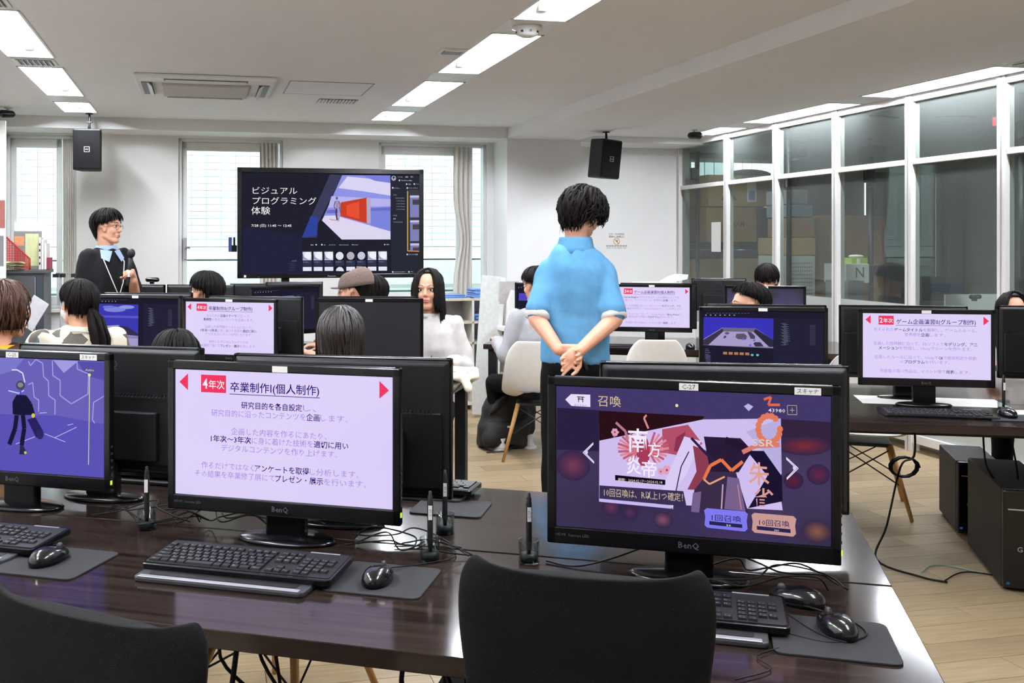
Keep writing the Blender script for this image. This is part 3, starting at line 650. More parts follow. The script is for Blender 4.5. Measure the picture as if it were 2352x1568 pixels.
def bigscreen(b, w, h):
    q = quadmap((60, 90), (1590, 120), (45, 975), (1585, 975)); p = Pen(b, w, h, q)
    p.poly([(60, 90), (1590, 120), (1585, 975), (45, 975)], '22212f').poly([(60, 560), (560, 640), (560, 975), (45, 975)], '24243c')
    p.poly([(810, 110), (915, 118), (700, 540), (690, 660), (560, 660)], '3c3e5c').poly([(640, 470), (700, 480), (690, 640), (560, 660)], '30449c')
    p.poly([(915, 118), (1336, 125), (1333, 680), (905, 678), (735, 510)], '8f94e6')
    p.poly([(960, 130), (1336, 170), (1336, 300), (1100, 260), (880, 230)], 'd9d4f4').poly([(1100, 126), (1336, 128), (1336, 190), (1200, 170)], '7a80dc').poly([(820, 300), (1336, 330), (1336, 390), (790, 400)], 'b8b4ec').poly([(780, 420), (1336, 400), (1336, 430), (770, 450)], '6c70c4')
    p.poly([(735, 510), (760, 470), (850, 468), (1333, 610), (1333, 680), (905, 678)], 'ddd6f0').poly([(1160, 430), (1333, 430), (1333, 610), (1160, 560)], '7c84dc')
    p.poly([(900, 355), (1125, 315), (1125, 538), (895, 475)], 'c8402c').poly([(950, 380), (1060, 350), (1060, 500), (950, 470)], 'e85034').poly([(1125, 315), (1160, 318), (1160, 535), (1125, 538)], 'b4a8c8')
    S_ = '6c5878'
    p.disc(866, 318, 9, 14, S_).poly([(852, 340), (884, 340), (886, 410), (856, 410)], 'a090b8').line([(852, 345), (842, 385), (848, 410)], 8, S_).line([(884, 345), (894, 380), (890, 420)], 8, S_).line([(862, 408), (858, 450), (868, 510)], 14, '4c3858').line([(878, 408), (884, 460), (878, 520)], 13, 'b0a4c8').line([(800, 502), (862, 512)], 5, 'b86078')
    p.poly([(1338, 125), (1590, 130), (1585, 975), (1338, 975)], '2a2b38').poly([(1480, 250), (1590, 252), (1588, 790), (1480, 788)], '3c3d48')
    for y0, y1 in ((300, 490), (515, 695), (715, 775)):
        p.poly([(1508, y0), (1588, y0), (1588, y1), (1508, y1)], '7f82b8').poly([(1508, y0), (1588, y0), (1588, y0+18), (1508, y0+18)], 'c0c4ec').poly([(1530, y0+34), (1588, y0+34), (1588, min(y1, y0+80)), (1530, min(y1, y0+80))], '4a4450').line([(1532, y0+36), (1575, y0+36)], 4, 'a04848')
    p.line([(1487, 262), (1484, 780)], 8, 'd8b048').line([(1484, 780), (1588, 784)], 8, 'd89060')
    p.disc(1365, 149, 20, 21, 'd8dcf0').disc(1365, 149, 16, 17, '20202c'); p.txt('U', 1355, 161, 1375, 22, 'f0f0ff', .02)
    for t, x0, y, x1, s_ in (('ファイル', 1402, 143, 1444, 11), ('編集', 1468, 143, 1492, 11), ('表示', 1514, 143, 1536, 11), ('ThirdPersonMap', 1430, 173, 1528, 12), ('保存', 1494, 207, 1518, 11), ('アウ', 1562, 207, 1585, 11), ('マイブルー…', 1362, 240, 1430, 11), ('イベントグラフ', 1495, 240, 1576, 11),
                           ('グラフ', 1360, 299, 1388, 10), ('イベントグラフ', 1378, 326, 1455, 10), ('マクロ', 1358, 477, 1390, 10), ('変数', 1358, 505, 1380, 10), ('イベントディスパッ', 1358, 534, 1442, 10), ('コンパイル結果', 1495, 816, 1575, 11), ('コンテンツドロワー', 1362, 968, 1466, 12), ('アウ', 1508, 968, 1530, 12),
                           ('保存', 634, 728, 660, 10), ('All', 748, 728, 762, 10), ('コンテンツ', 792, 728, 850, 10), ('StarterContent', 882, 728, 964, 10), ('Materials', 992, 728, 1045, 10), ('設定', 1296, 728, 1320, 10)): p.txt(t, x0, y, x1, s_, 'c4c8dc', .004)
    for k in range(4): p.txt('OnActorBegin', 1385, 349+24*k, 1462, 9, 'a8acc4')
    for x, y in ((1415, 168), (1479, 201), (1547, 201), (1355, 232), (1484, 235), (1480, 811), (1350, 962), (1494, 962), (732, 722)): p.poly([(x-6, y-6), (x+6, y-6), (x+6, y+6), (x-6, y+6)], 'd8dcf0')
    p.disc(683, 722, 7, 7, 'c8ccdc', 10).disc(1281, 724, 6, 6, 'c8ccdc', 10)
    for k in range(8):
        x = 565+94*k+(k > 3)*1; c = 'dcdcf4'
        if k in (3, 4, 5):
            p.poly([(x, 783), (x+75, 783), (x+75, 856), (x, 856)], '10141c').disc(x+38, 820, 34, 35, ['e0e0f0', 'b4b0bc', 'c8c8d8'][k-3])
        else: p.poly([(x, 783), (x+75, 783), (x+75, 856), (x, 856)], c).disc(x+45, 815, 30, 32, 'f2f2ff').poly([(x, 800), (x+14, 830), (x+50, 852), (x+20, 852), (x, 848)], '9a9cc0')
        p.poly([(x, 858), (x+75, 858), (x+75, 905), (x, 905)], '343650').txt('M_Basic', x+4, 876, x+52, 9, 'a8acc4')
        if k == 3: p.poly([(x, 915), (x+75, 915), (x+75, 950), (x, 950)], '10141c').disc(x+38, 950, 34, 34, 'e0e0f0', a0=180, a1=380)
        else: p.poly([(x, 915), (x+75, 915), (x+75, 950), (x, 950)], 'e6e6fa')
    p.poly([(470, 858), (512, 856), (512, 866), (470, 868)], '50547c')
    for k in range(5): p.line([(440+k % 2*12, 885+14*k), (500, 885+14*k)], 4, '3c3f5c')
    W_ = 'ffffff'
    p.txt('ビジュアル', 148, 272, 525, 60, W_, -.004).txt('プログラミング', 145, 362, 688, 62, W_, -.004).txt('体験', 133, 450, 292, 66, W_, -.002).txt('7/28 (日) 11:45 〜 12:45', 132, 562, 472, 26, W_, .003)
def sheetdraw(b, w, h): pass
# ================================================================ monitor
MW, MH = .612, .372
def monitor(label, pos, yaw, w=MW, draw=None, base=None, tag_=None, tag2=None, group=None, stand=.105, logo=True, back_logo=True, led=False, z=.72, tilt=0):
    """origin at the foot; the screen looks along -y"""
    k = w/MW; h = MH*k; t = thing('monitor', label, 'monitor', (pos[0], pos[1], z), yaw, group)
    X = Matrix.Translation((0, 0, stand)) @ Matrix.Rotation(tilt, 4, 'X')
    b = MB(X); bl, br, bt, bb = .02*k, .02*k, .022*k, .038*k; hw = w/2
    for x0, x1, z0, z1 in ((-hw, -hw+bl, 0, h), (hw-br, hw, 0, h), (-hw, hw, h-bt, h), (-hw, hw, 0, bb)): b.box(x0, x1, -.006, .016, z0, z1, M['black'])
    b.build('bezel', parent=t, bevel=.0035)
    b = MB(X); a, c = hw-.004, h-.004
    vs = [(-a, .014, .004), (a, .014, .004), (a, .014, c), (-a, .014, c), (-a*.96, .026, .012), (a*.96, .026, .012), (a*.96, .026, c-.012), (-a*.96, .026, c-.012)]
    b.add(vs, [(0, 1, 5, 4), (1, 2, 6, 5), (2, 3, 7, 6), (3, 0, 4, 7), (4, 5, 6, 7), (3, 2, 1, 0)], M['backp'])
    b.box(-a*.93, a*.93, .024, .036, h*.08, h*.62, M['backp']); b.box(-a*.6, a*.6, .034, .056, h*.12, h*.5, M['backp'])
    sh = b.build('back_shell', parent=t, bevel=.004)
    b = MB(X)
    for q in range(46): b.box(-a*.85+q*a*1.7/46, -a*.85+q*a*1.7/46+.0045*k, .030, .0375, h*.60, h*.635, M['steel'])
    b.build('vent_slots', parent=sh)['kind'] = 'stuff'
    if back_logo:
        b = MB(X); text(b, 'BenQ', 0, h*.83, .034*k, M['dgrey'], .012, align='c', P=lambda x, y: (-x, .0268, y)); b.build('logo', parent=sh)
    sw, shh = w-bl-br, h-bt-bb; XS = X @ Matrix.Translation((-hw+bl, -.0015, bb))
    sm = base or screenmat('15151a'); b = MB(); b.box(0, sw, 0, .012, 0, shh, sm); so = b.build('screen', parent=t, T=XS)
    if draw:
        b = MB(); draw(b, sw, shh); b.build('screen_image', parent=so)
    b = MB(X)
    if logo: text(b, 'BenQ', 0, .012*k, .019*k, M['bezel_print'], .012, align='c', P=lambda x, y: (x, -.0064, y)); b.build('logo', parent=t)
    if tag_ is not None:
        b = MB(X); b.box(-.02, .02, -.0072, -.006, h-.020*k, h-.005*k, M['paper'])
        if tag_: text(b, tag_, 0, h-.017*k, .014*k, M['dgrey'], 0, align='c', P=lambda x, y: (x, -.0076, y))
        b.build('name_sticker', parent=t)
    if tag2:
        b = MB(X); b.box(hw*.70, hw*.87, -.0072, -.006, h-.020*k, h-.005*k, M['paper']); text(b, tag2, hw*.785, h-.0165*k, .012*k, M['dgrey'], 0, fit=.042*k, align='c', P=lambda x, y: (x, -.0076, y))
        b.build('scanner_sticker', parent=t)
    if led:
        b = MB(X); b.box(hw-.002, hw+.0022, -.004, .002, h*.055, h*.085, emi('b8e838', 1.2)); b.build('power_light', parent=t)
        b = MB(X); text(b, 'HDMI  Senseye LED', -hw+.02, .018*k, .009*k, M['bezel_print'], 0, P=lambda x, y: (x, -.0064, y)); b.build('printed_marks', parent=t)
        b = MB(X)
        for q in range(5): b.box(hw-.0002, hw+.0018, -.001, .004, h*(.12+.05*q), h*(.135+.05*q), M['dgrey'])
        b.build('side_buttons', parent=t)['kind'] = 'stuff'
    MB().box(-.052*k, .052*k, .022, .052, .01, stand+h*.16, M['black']).build('stand_neck', parent=t, bevel=.006)
    b = MB(); b.lathe([(.125*k, 0), (.13*k, .004), (.12*k, .010), (.03, .016), (0, .0165)], M['black'], 36, T=Matrix.Translation((0, .035, 0)) @ Matrix.Diagonal((1, .48, 1, 1))); b.build('stand_base', parent=t)
    return t
# ================================================================ keyboard with separate keys
def rounded(w, d, r, n=4):
    P = []
    for cx, cy_, a0 in ((w/2-r, d/2-r, 0), (-w/2+r, d/2-r, 90), (-w/2+r, -d/2+r, 180), (w/2-r, -d/2+r, 270)):
        for k in range(n+1): a = math.radians(a0+90*k/n); P.append((cx+r*math.cos(a), cy_+r*math.sin(a)))
    return P
KM = {}
def keymesh(w, d):
    key = (round(w, 4), round(d, 4))
    if key not in KM:
        b = MB(); a, c = w/2-.0011, d/2-.0011; e, g = a-.0012, c-.0015
        vs = [(-a, -c, 0), (a, -c, 0), (a, c, 0), (-a, c, 0), (-e, -g, .0045), (e, -g, .0045), (e, g, .0045), (-e, g, .0045)]
        b.add(vs, [(0, 1, 5, 4), (1, 2, 6, 5), (2, 3, 7, 6), (3, 0, 4, 7), (4, 5, 6, 7)], M['keycap']); KM[key] = b.mesh('key')
    return KM[key]
M['keycap'] = mat('black_keycap', '0e0e10', .45, var=.1, spec=.35); M['legend'] = mat('white_key_legend', 'c9c9cc', .6)
KR = [(6.0, [1]*1+[-.6]+[1]*4+[-.4]+[1]*4+[-.4]+[1]*4, ['E', 'F1', 'F2', 'F3', 'F4', 'F5', 'F6', 'F7', 'F8', 'F9', 'F10', 'F11', 'F12']),
      (4.8, [1]*13+[1.4], list('`1234567890-^')+['BS']), (3.8, [1.5]+[1]*12+[.9], ['Tab']+list('QWERTYUIOP@[')+['']), (2.8, [1.8]+[1]*12+[.6], ['Caps']+list('ASDFGHJKL;:]')+['']),
      (1.8, [2.3]+[1]*11+[1.1], ['Shift']+list('ZXCVBNM,./_')+['']), (.8, [1.4, 1.1, 1.1, 1.1, 3.6, 1.1, 1.1, 1.1, 1.4, 1.4], ['Ctrl', '', 'Alt', '', '', '', '', 'Alt', '', 'Ctrl'])]
def keyboard(label, pos, yaw, detail=True, group=None):
    t = thing('keyboard', label, 'keyboard', pos, yaw, group); u = .0188; WK, DK_ = .45, .155
    X = Matrix.Rotation(.06, 4, 'X')
    b = MB(X); b.slab(rounded(WK, DK_, .012), 0, .014, M['black']); body = b.build('body', parent=t, bevel=.002)
    b = MB(X); b.slab(rounded(WK-.012, DK_-.02, .008), .0139, .0150, M['blackm']); b.box(WK/2-.1, WK/2-.03, DK_/2-.014, DK_/2-.009, .0148, .0158, M['lgrey']); b.build('key_deck', parent=t)
    keys = []; lg = MB(X)
    def put(x, y, wu, s):
        keys.append((x, y, wu*u, s))
    x0 = -WK/2+.012
    for y, row, names in KR:
        x = x0; i = 0; yy = -DK_/2+.008+y*.0188*.95
        for wu in row:
            if wu < 0: x += -wu*u; continue
            put(x+wu*u/2, yy, wu, names[i] if i < len(names) else ''); x += wu*u; i += 1
    xn = x0+14.9*u
    for r, names in ((6.0, ['P', 'S', 'B']), (4.8, ['Ins', 'Hm', 'Pu']), (3.8, ['Del', 'End', 'Pd'])):
        for k in range(3): put(xn+(k+.5)*u, -DK_/2+.008+r*.0188*.95, 1, names[k])
    for r, ks in ((1.8, [1]), (.8, [0, 1, 2])):
        for k in ks: put(xn+(k+.5)*u, -DK_/2+.008+r*.0188*.95, 1, '+')
    xn += 3.4*u
    for r, names in ((4.8, 'N/*-'), (3.8, '789+'), (2.8, '456'), (1.8, '123E'), (.8, '0.')):
        for k, s in enumerate(names): put(xn+(k+.5)*u*1.0, -DK_/2+.008+r*.0188*.95, 1, s)
    if detail:
        for x, y, wk, s in keys:
            link(keymesh(wk, .0178), 'key', t, X @ Matrix.Translation((x, y, .0150)))
            if s:
                text(lg, s, x-wk*.28, y-.001, .0052, M['legend'], .01, P=lambda a, c: (a, c, .01965))
                if len(s) == 1: text(lg, 'ナ' if ord(s) % 2 else 'ワ', x+.001, y-.005, .0042, M['legend'], 0, P=lambda a, c: (a, c, .01965))
        lg.build('key_legends', parent=t)['kind'] = 'stuff'
    else:
        b = MB(X)
        for x, y, wk, s in keys:
            a, c = wk/2-.0011, .0078; b.box(x-a, x+a, y-c, y+c, .015, .0192, M['keycap'])
        b.build('keys', parent=t)['kind'] = 'stuff'
    b = MB()
    for s in (-1, 1): b.box(s*WK*.4-.02, s*WK*.4+.02, DK_/2-.02, DK_/2-.012, -.0005, .012, M['black'])
    return t
def tablet(label, pos, yaw, w=.40, d=.21):
    t = thing('pen_tablet', label, 'pen tablet', pos, yaw); b = MB(); b.slab(rounded(w, d, .015), 0, .011, M['dgrey']); b.build('body', parent=t, bevel=.003)
    MB().box(-w/2+.012, w/2-.012, -d/2+.001, -d/2+.016, .0105, .013, M['lgrey']).build('front_edge', parent=t, bevel=.002)
    MB().slab(rounded(w-.05, d-.045, .01), .0108, .0118, M['blackm']).build('drawing_area', parent=t); return t
MOUSE = [None]
def mouse(label, pos, yaw, group=None):
    t = thing('mouse', label, 'mouse', pos, yaw, group)
    if MOUSE[0] is None:
        b = MB(); vs = []; n = 20; prof = [(0, .86), (.004, .98), (.012, 1.0), (.021, .93), (.029, .78), (.034, .55), (.0365, .28)]
        for z, s in prof:
            for k in range(n):
                a = 2*math.pi*k/n; x = .031*s*math.cos(a)*(1-.1*math.sin(a)); y = .056*s*math.sin(a)-(1-s)*.006
                vs.append((x, y, z*(1-.18*max(0, math.sin(a)))))
        fs = [(i*n+k, i*n+(k+1) % n, (i+1)*n+(k+1) % n, (i+1)*n+k) for i in range(len(prof)-1) for k in range(n)]+[tuple(range((len(prof)-1)*n, len(prof)*n)), tuple(range(n-1, -1, -1))]
        b.add(vs, fs, M['mouseb'], True); MOUSE[0] = b.mesh('shell')
    link(MOUSE[0], 'shell', t, Matrix())
    b = MB(); b.lathe([(.0075, -.0035), (.009, 0), (.0075, .0035)], M['dgrey'], 14, T=Matrix.Translation((0, .032, .0275)) @ Matrix.Rotation(math.pi/2, 4, 'Y')); b.build('wheel', parent=t)
    b = MB(); b.tube([(0, .012, .0365), (0, .03, .0335), (0, .05, .021), (0, .056, .012)], .0007, M['blackm'], n=4); b.build('button_gap', parent=t)
    return t
M['mouseb'] = mat('black_satin_mouse', '101012', .2, var=.05, coat=.3)
def mousepad(label, pos, yaw, w=.215, d=.2):
    t = thing('mouse_pad', label, 'mouse pad', pos, yaw); MB().slab(rounded(w, d, .018), 0, .004, M['pad']).build('mat', parent=t, bevel=.001)
    return t
def desk(label, x0, x1, y0, y1, T, z=.72, th=.037, legs=True):
    t = thing('desk', label, 'desk', T=T)
    MB().box(x0, x1, y0, y1, z-th, z, M['desk']).build('desktop', parent=t, bevel=.002)
    for x in (x0+.03, x1-.09):
        for y in (y0+.03, y1-.09): MB().box(x, x+.06, y, y+.06, 0, z-th, M['blackm']).build('leg', parent=t, bevel=.002)
    MB().box(x0+.09, x1-.09, (y0+y1)/2-.01, (y0+y1)/2+.01, z-th-.06, z-th, M['blackm']).build('crossbar', parent=t)
    return t
def tower(label, pos, yaw, w=.2, d=.5, h=.43, marks=None):
    t = thing('computer_tower', label, 'computer', pos, yaw)
    MB().box(-w/2, w/2, 0, d, .015, h, M['blackm']).build('case', parent=t, bevel=.006)
    MB().box(-w/2+.002, w/2-.002, -.022, .002, .018, h-.003, M['black']).build('front_panel', parent=t, bevel=.008)
    MB().box(-w/2+.02, w/2-.02, -.0235, -.021, h*.80, h*.812, M['lgrey']).build('drive_slot', parent=t)
    b = MB(); text(b, 'G', -.055, h*.40, .03, M['grey'], .01, P=lambda x, y: (x, -.0225, y)); text(b, 'Tune', -.025, h*.40, .022, M['grey'], .01, P=lambda x, y: (x, -.0225, y)); b.build('front_lettering', parent=t)
    b = MB(); b.box(-w/2+.014, -w/2+.026, -.0232, -.022, .034, .044, emi('3c70c0', .35)); b.build('badge', parent=t)
    for x in (-w/2+.03, w/2-.03):
        for y in (.04, d-.04): MB().lathe([(.014, 0), (.014, .015)], M['rubber'], 10, T=Matrix.Translation((x, y, 0))).build('foot', parent=t)
    return t
# ================================================================ chairs
def shell_chair(label, pos, yaw, group=None):
    """white moulded shell on four pale wooden legs; the back is at -y, the sitter looks to +y"""
    t = thing('shell_chair', label, 'chair', pos, yaw, group)
    b = MB(); vs = []; nu, nv = 14, 18
    prof = [(.235, .435), (.20, .425), (.12, .41), (.02, .405), (-.08, .41), (-.15, .43), (-.195, .48), (-.215, .55), (-.235, .64), (-.25, .74), (-.262, .81)]
    wid = [.19, .215, .232, .236, .235, .232, .228, .222, .212, .19, .125]
    for i, ((y, z), w_) in enumerate(zip(prof, wid)):
        for k in range(nu+1):
            s = -1+2*k/nu; lift = abs(s)**3*(.055 if i < 7 else .0); fw = abs(s)**2.5*(.05 if 4 < i else .0)*(1 if i < 10 else .4)
            vs.append((w_*math.sin(s*math.pi/2*.98), y+fw, z+lift*(1 if i > 0 else .6)))
    m = nu+1; N = len(vs)
    fs = [(i*m+k, i*m+k+1, (i+1)*m+k+1, (i+1)*m+k) for i in range(len(prof)-1) for k in range(nu)]
    b.add(vs, fs, M['shell'], True); o = b.build('seat_shell', parent=t)
    sd = o.modifiers.new('thick', 'SOLIDIFY'); sd.thickness = .009; sb = o.modifiers.new('sub', 'SUBSURF'); sb.levels = 1; sb.render_levels = 1
    F_ = {}
    for sx in (-1, 1):
        for sy in (-1, 1):
            a = Vector((sx*.12, .01+sy*.11, .37)); c = Vector((sx*.215, .01+sy*.225, .002)); F_[sx, sy] = (a, c)
            MB().tube([a, c], [.015, .010], M['wood'], n=10).build('leg', parent=t)
    for s in (-1, 1):
        for (p, q) in (((s, -1), (s, 1)), ((-1, s), (1, s))):
            A = F_[p]; B_ = F_[q]; lo = lambda z, k: z[0].lerp(z[1], k)
            for k0, k1 in ((.05, .55), (.55, .05)):
                MB().tube([lo(A, k0), lo(B_, k1)], .0038, M['steel'], n=6).build('cross_wire', parent=t)
    MB().box(-.13, .13, -.11, .13, .36, .378, M['steel']).build('mount_plate', parent=t, bevel=.003)
    return t
def office_chair(label, pos, yaw, zt=.98, w=.40):
    """black upholstered swivel chair; back at -y side seen from the camera"""
    t = thing('office_chair', label, 'chair', pos, yaw)
    b = MB(); rows = []; hb = zt-.47
    n = 12; vs = []
    prof = [(0, .70), (.12, .80), (.35, .82), (.6, .89), (.78, .97), (.87, 1.0), (.93, 1.0), (.97, .985), (.992, .94), (1.0, .88)]
    for i, (q, s) in enumerate(prof):
        for k in range(n+1):
            a = -1+2*k/n; z = .47+hb*q-.004*(abs(a)**2)*max(0, (q-.8)/.2)
            vs.append((w/2*s*math.sin(a*math.pi/2), -.21-.05*math.sin(q*2.2)+.028*abs(a)**2, z))
    m = n+1; fs = [(i*m+k, i*m+k+1, (i+1)*m+k+1, (i+1)*m+k) for i in range(len(prof)-1) for k in range(n)]
    b.add(vs, fs, M['fabric'], True); o = b.build('backrest', parent=t); sd = o.modifiers.new('t', 'SOLIDIFY'); sd.thickness = .05; sd.offset = 0
    sb = o.modifiers.new('s', 'SUBSURF'); sb.levels = 2; sb.render_levels = 2
    o = MB().slab(rounded(.46, .44, .1, 6), .43, .48, M['fabric'], T=Matrix.Translation((0, .03, 0))).build('seat', parent=t, bevel=.02, seg=3)
    MB().tube([(0, -.2, .56), (0, -.23, .46), (0, -.14, .40), (0, 0, .39)], .022, M['blackm'], flat=.5).build('back_bracket', parent=t)
    MB().lathe([(.028, .1), (.028, .25), (.02, .25), (.02, .42)], M['blackm'], 16).build('gas_post', parent=t)
    for k in range(5):
        a = k*2*math.pi/5+.3; d = Vector((math.cos(a), math.sin(a), 0))
        MB().tube([d*.02+Vector((0, 0, .12)), d*.28+Vector((0, 0, .075))], [.024, .014], M['blackm'], n=8).build('base_arm', parent=t)
        MB().lathe([(.02, -.012), (.028, -.008), (.028, .008), (.02, .012)], M['rubber'], 16, T=Matrix.Translation(d*.28+Vector((0, 0, .029))) @ Matrix.Rotation(math.pi/2, 4, 'X')).build('caster', parent=t)
    return t
# ================================================================ desks
desk('dark wood desk nearest the camera with glossy reflections', -2.6, .388, 1.73, 2.338, RD)
desk('dark wood desk facing the nearest one, right behind its monitors', -2.6, .388, 2.346, 2.95, RD)
TR_ = Matrix.Translation((1.755, 4.126, 0)) @ Matrix.Rotation(-math.radians(11), 4, 'Z')
desk('dark desk on the right carrying the second year slide monitor', -.62, 2.1, 0, .598, TR_)
desk('far half of the right hand desk pair, before the partition', -.62, 2.1, .602, 1.2, TR_)
desk('dark desk of the left middle group, nearer half', -3.7, -1.232, 4.35, 4.898, RD)
desk('desk at the seated woman in white, farther half of its pair', -3.7, -1.232, 4.902, 5.45, RD)
desk('far left desk by the windows in front of the display', -4.4, -2.5, 6.25, 6.98, RD)
desk('far dark desk behind the man in the blue polo shirt', -1.545, .95, 7.13, 8.0, RD)
YD = AD
def D(s, w, z=0): return RD @ Vector((s, w, z))
# ================================================================ monitors
def mon(label, px, Y, yaw, w, **k):
    h = MH*w/MW; p = at(px, Y); return monitor(label, p, math.radians(yaw), w, stand=k.pop('stand', .437-h), **k)
monitor('monitor showing the pink fourth year slide about individual graduation work', (-.345, 2.447), YD, MW, S41, screenmat(LAV, 'd6caf6', 2), '', stand=.068, led=True)
monitor('nearest monitor showing a dark game summon screen, tagged C-27', (.575, 2.165), YD, MW, game, screenmat('2a2140', '3a2c58', 4), 'C-27', 'スキャナ', stand=.066, led=True)
monitor('monitor at the left edge showing a robot in a violet hall', (-1.127, 2.767), YD, MW, robot, screenmat('5a52b4'), 'C-25', 'スキャナ', stand=.068, led=True)
monitor('monitor seen from behind, right behind the game screen', (.746, 2.50), math.radians(-8)+math.pi, .60, stand=.072)
monitor('monitor seen from behind, right behind the near fourth year slide', (-.214, 2.665), math.radians(-12)+math.pi, .60, stand=.072)
monitor('monitor seen from behind, between the robot screen and the slide', (-.91, 2.93), math.radians(-15)+math.pi, .60, stand=.072)
mon('monitor behind the ponytailed person with a blue sky scene', 312, 5.75, -15, .58, draw=editor('sky'), base=screenmat('1e1c2e'), tag_='')
mon('small looking monitor with the fourth year group work slide', 527, 5.37, -15, .55, draw=S42, base=screenmat(LAV), tag_='')
mon('switched off monitor in front of the woman in white', 848, 5.40, -4, .585, tag_='', base=screenmat('1c1c1e'))
mon('rear of a monitor directly behind the group work slide', 588, 5.62, -12+180, .56)
mon('rear of a monitor just behind the switched off one', 842, 5.60, -4+180, .55)
mon('rear of a monitor behind the blue sky scene', 342, 6.0, -10+180, .56)
mon('rear of a monitor with a webcam, in front of the speaking man', 303, 7.2, -12+180, .52)
mon('rear of a monitor behind the head with glasses on the left', 462, 7.15, -8+180, .50)
mon('rear of a monitor below the left end of the display', 606, 7.35, -6+180, .50)
mon('rear of a turned monitor below the middle of the display', 676, 7.22, 22+180, .42, stand=.2)
mon('turned monitor with a dark editor and a slate blue view', 658, 6.95, 40, .56, draw=editor('blue'), base=screenmat('2c3034'))
mon('monitor with the third year slide behind the white shell chair', 1497, 7.18, -13, .56, draw=S3, base=screenmat(LAV), tag_='')
mon('rear of a monitor hidden behind the third year slide', 1512, 7.42, -13+180, .55)
mon('violet editor monitor in front of the man in grey', 1268, 7.50, -12, .56, draw=editor('violet'), base=screenmat('241f3c'))
mon('monitor with a dim violet screen behind the man with glasses', 1757, 6.95, -12, .54, draw=None, base=screenmat('2a2838', '4c4470', 5), tag_='')
mon('black monitor rear turned sideways left of the man with glasses', 1650, 7.9, 170, .42, stand=.2)
mon('monitor showing a grey arena under a deep blue sky', 1752, 4.65, -11, .571, draw=editor('level'), base=screenmat('1e1c2e'), tag_='')
mon('rear of a monitor just behind the blue arena scene', 1757, 4.86, -11+180, .56)
mon('monitor with the second year slide on the right desk', 2127, 4.50, -11, .57, draw=S2, base=screenmat(LAV), tag_='')
mon('rear of a monitor peeking over the second year slide', 2072, 4.78, -11+180, .57)
mon('rear of a monitor cut by the right edge of the photo', 2440, 4.74, -11+180, .57)
# webcam on the speaker's monitor and beside the display
def webcam(label, T, r=.03):
    t = thing('webcam', label, 'camera', T=T); b = MB(); b.cap((-.035, 0, .018), .016, (.035, 0, .018), .016, M['black']); b.build('body', parent=t)
    MB().lathe([(.012, -.002), (.012, .004), (.006, .004)], M['dgrey'], 14, T=Matrix.Translation((0, -.016, .018)) @ Matrix.Rotation(math.pi/2, 4, 'X')).build('lens', parent=t)
    MB().box(-.015, .015, -.004, .02, -.012, .006, M['black']).build('clip', parent=t, bevel=.002); return t
webcam('black webcam clipped on the monitor before the speaking man', Tz(*at(350, 7.2, 1.172), math.pi))
# ================================================================ near desk things
KQ = [((-.39, 2.245), 'keyboard under the near fourth year slide monitor', True), ((.484, 1.985), 'keyboard under the game screen, half behind a chair', True), ((-1.10, 2.46), 'keyboard at the left edge of the nearest desk', True)]
for (x, y), lb, d in KQ:
    keyboard(lb, (x, y-.0, .735), YD, d)
q = lambda x, y, ds, dw: (Vector((x, y, 0))+RD.to_3x3() @ Vector((ds, dw, 0)))
tl = ['grey pen tablet under the keyboard of the slide monitor', 'grey pen tablet under the keyboard of the game screen', 'grey pen tablet under the leftmost keyboard']
for ((x, y), lb, d), l2 in zip(KQ, tl):
    p = q(x, y, -.015, -.028); tablet(l2, (p.x, p.y, .7205), YD, .40, .20)
for pos, lb in (((-.085, 2.185), 'mouse pad right of the slide monitor keyboard'), ((.760, 1.862), 'mouse pad at the right end of the nearest desk'), ((-.842, 2.305), 'mouse pad between the two left keyboards')):
    mousepad(lb, (pos[0], pos[1], .7202), YD)
mouse('black mouse on the middle pad of the nearest desk', (-.095, 2.165, .7243), YD-.05)
mouse('black mouse on the pad at the right desk end', (.778, 1.885, .7243), YD+.35)
mouse('black mouse on the pad near the left edge', (-.855, 2.30, .7243), YD-.15)
mouse('second black mouse behind the right pad, lying on bare desk', (.765, 2.045, .7203), YD+1.2)
acr = glassmat('clear_acrylic', 'e6ecec')
def penset(px, Y, lab, word, h=.052, solid=True, z=.7203):
    p = at(px, Y); t = thing('pen_holder', 'clear acrylic pen holder '+lab, 'pen holder', (p.x, p.y, z))
    b = MB(); r = .024
    b.lathe([(r, 0), (r, h), (r-.0025, h), (r-.0025, .003), (.001, .003)], acr, 24); b.build('cup', parent=t)
    MB().lathe([(r-.003, .003), (r-.003, .02), (.007, .02)], M['dgrey'], 20).build('liner', parent=t)
    s = thing('stylus_pen', 'black stylus pen standing in the holder '+lab, 'pen', (p.x, p.y, z+.02), 0)
    b = MB(); b.lathe([(.0045, 0), (.0068, .02), (.0068, .115), (.0058, .118), (.0058, .128), (.0038, .131), (.0034, .140), (0, .141)], M['blackm'], 14); b.build('barrel', parent=s)
    b = MB(); b.box(-.0045, .0045, -.0074, -.0066, .075, .108, M['paper'])
    if word: text(b, word, 0, 0, .0085, M['dgrey'], 0, align='c', P=lambda x, y: (-y+.003, -.0076, .0915+x))
    b.build('name_sticker', parent=s)
penset(988, 2.325, 'beside the middle mouse pad', 'C-25'); penset(1215, 2.31, 'left of the game screen', 'C-27')
penset(337, 2.58, 'left of the slide monitor keyboard', None); penset(1022, 2.54, 'behind the one tagged C-25', 'C-26')
penset(991, 5.1, 'right of the switched off monitor', None); penset(2305, 4.36, 'beside the right hand mouse', None)
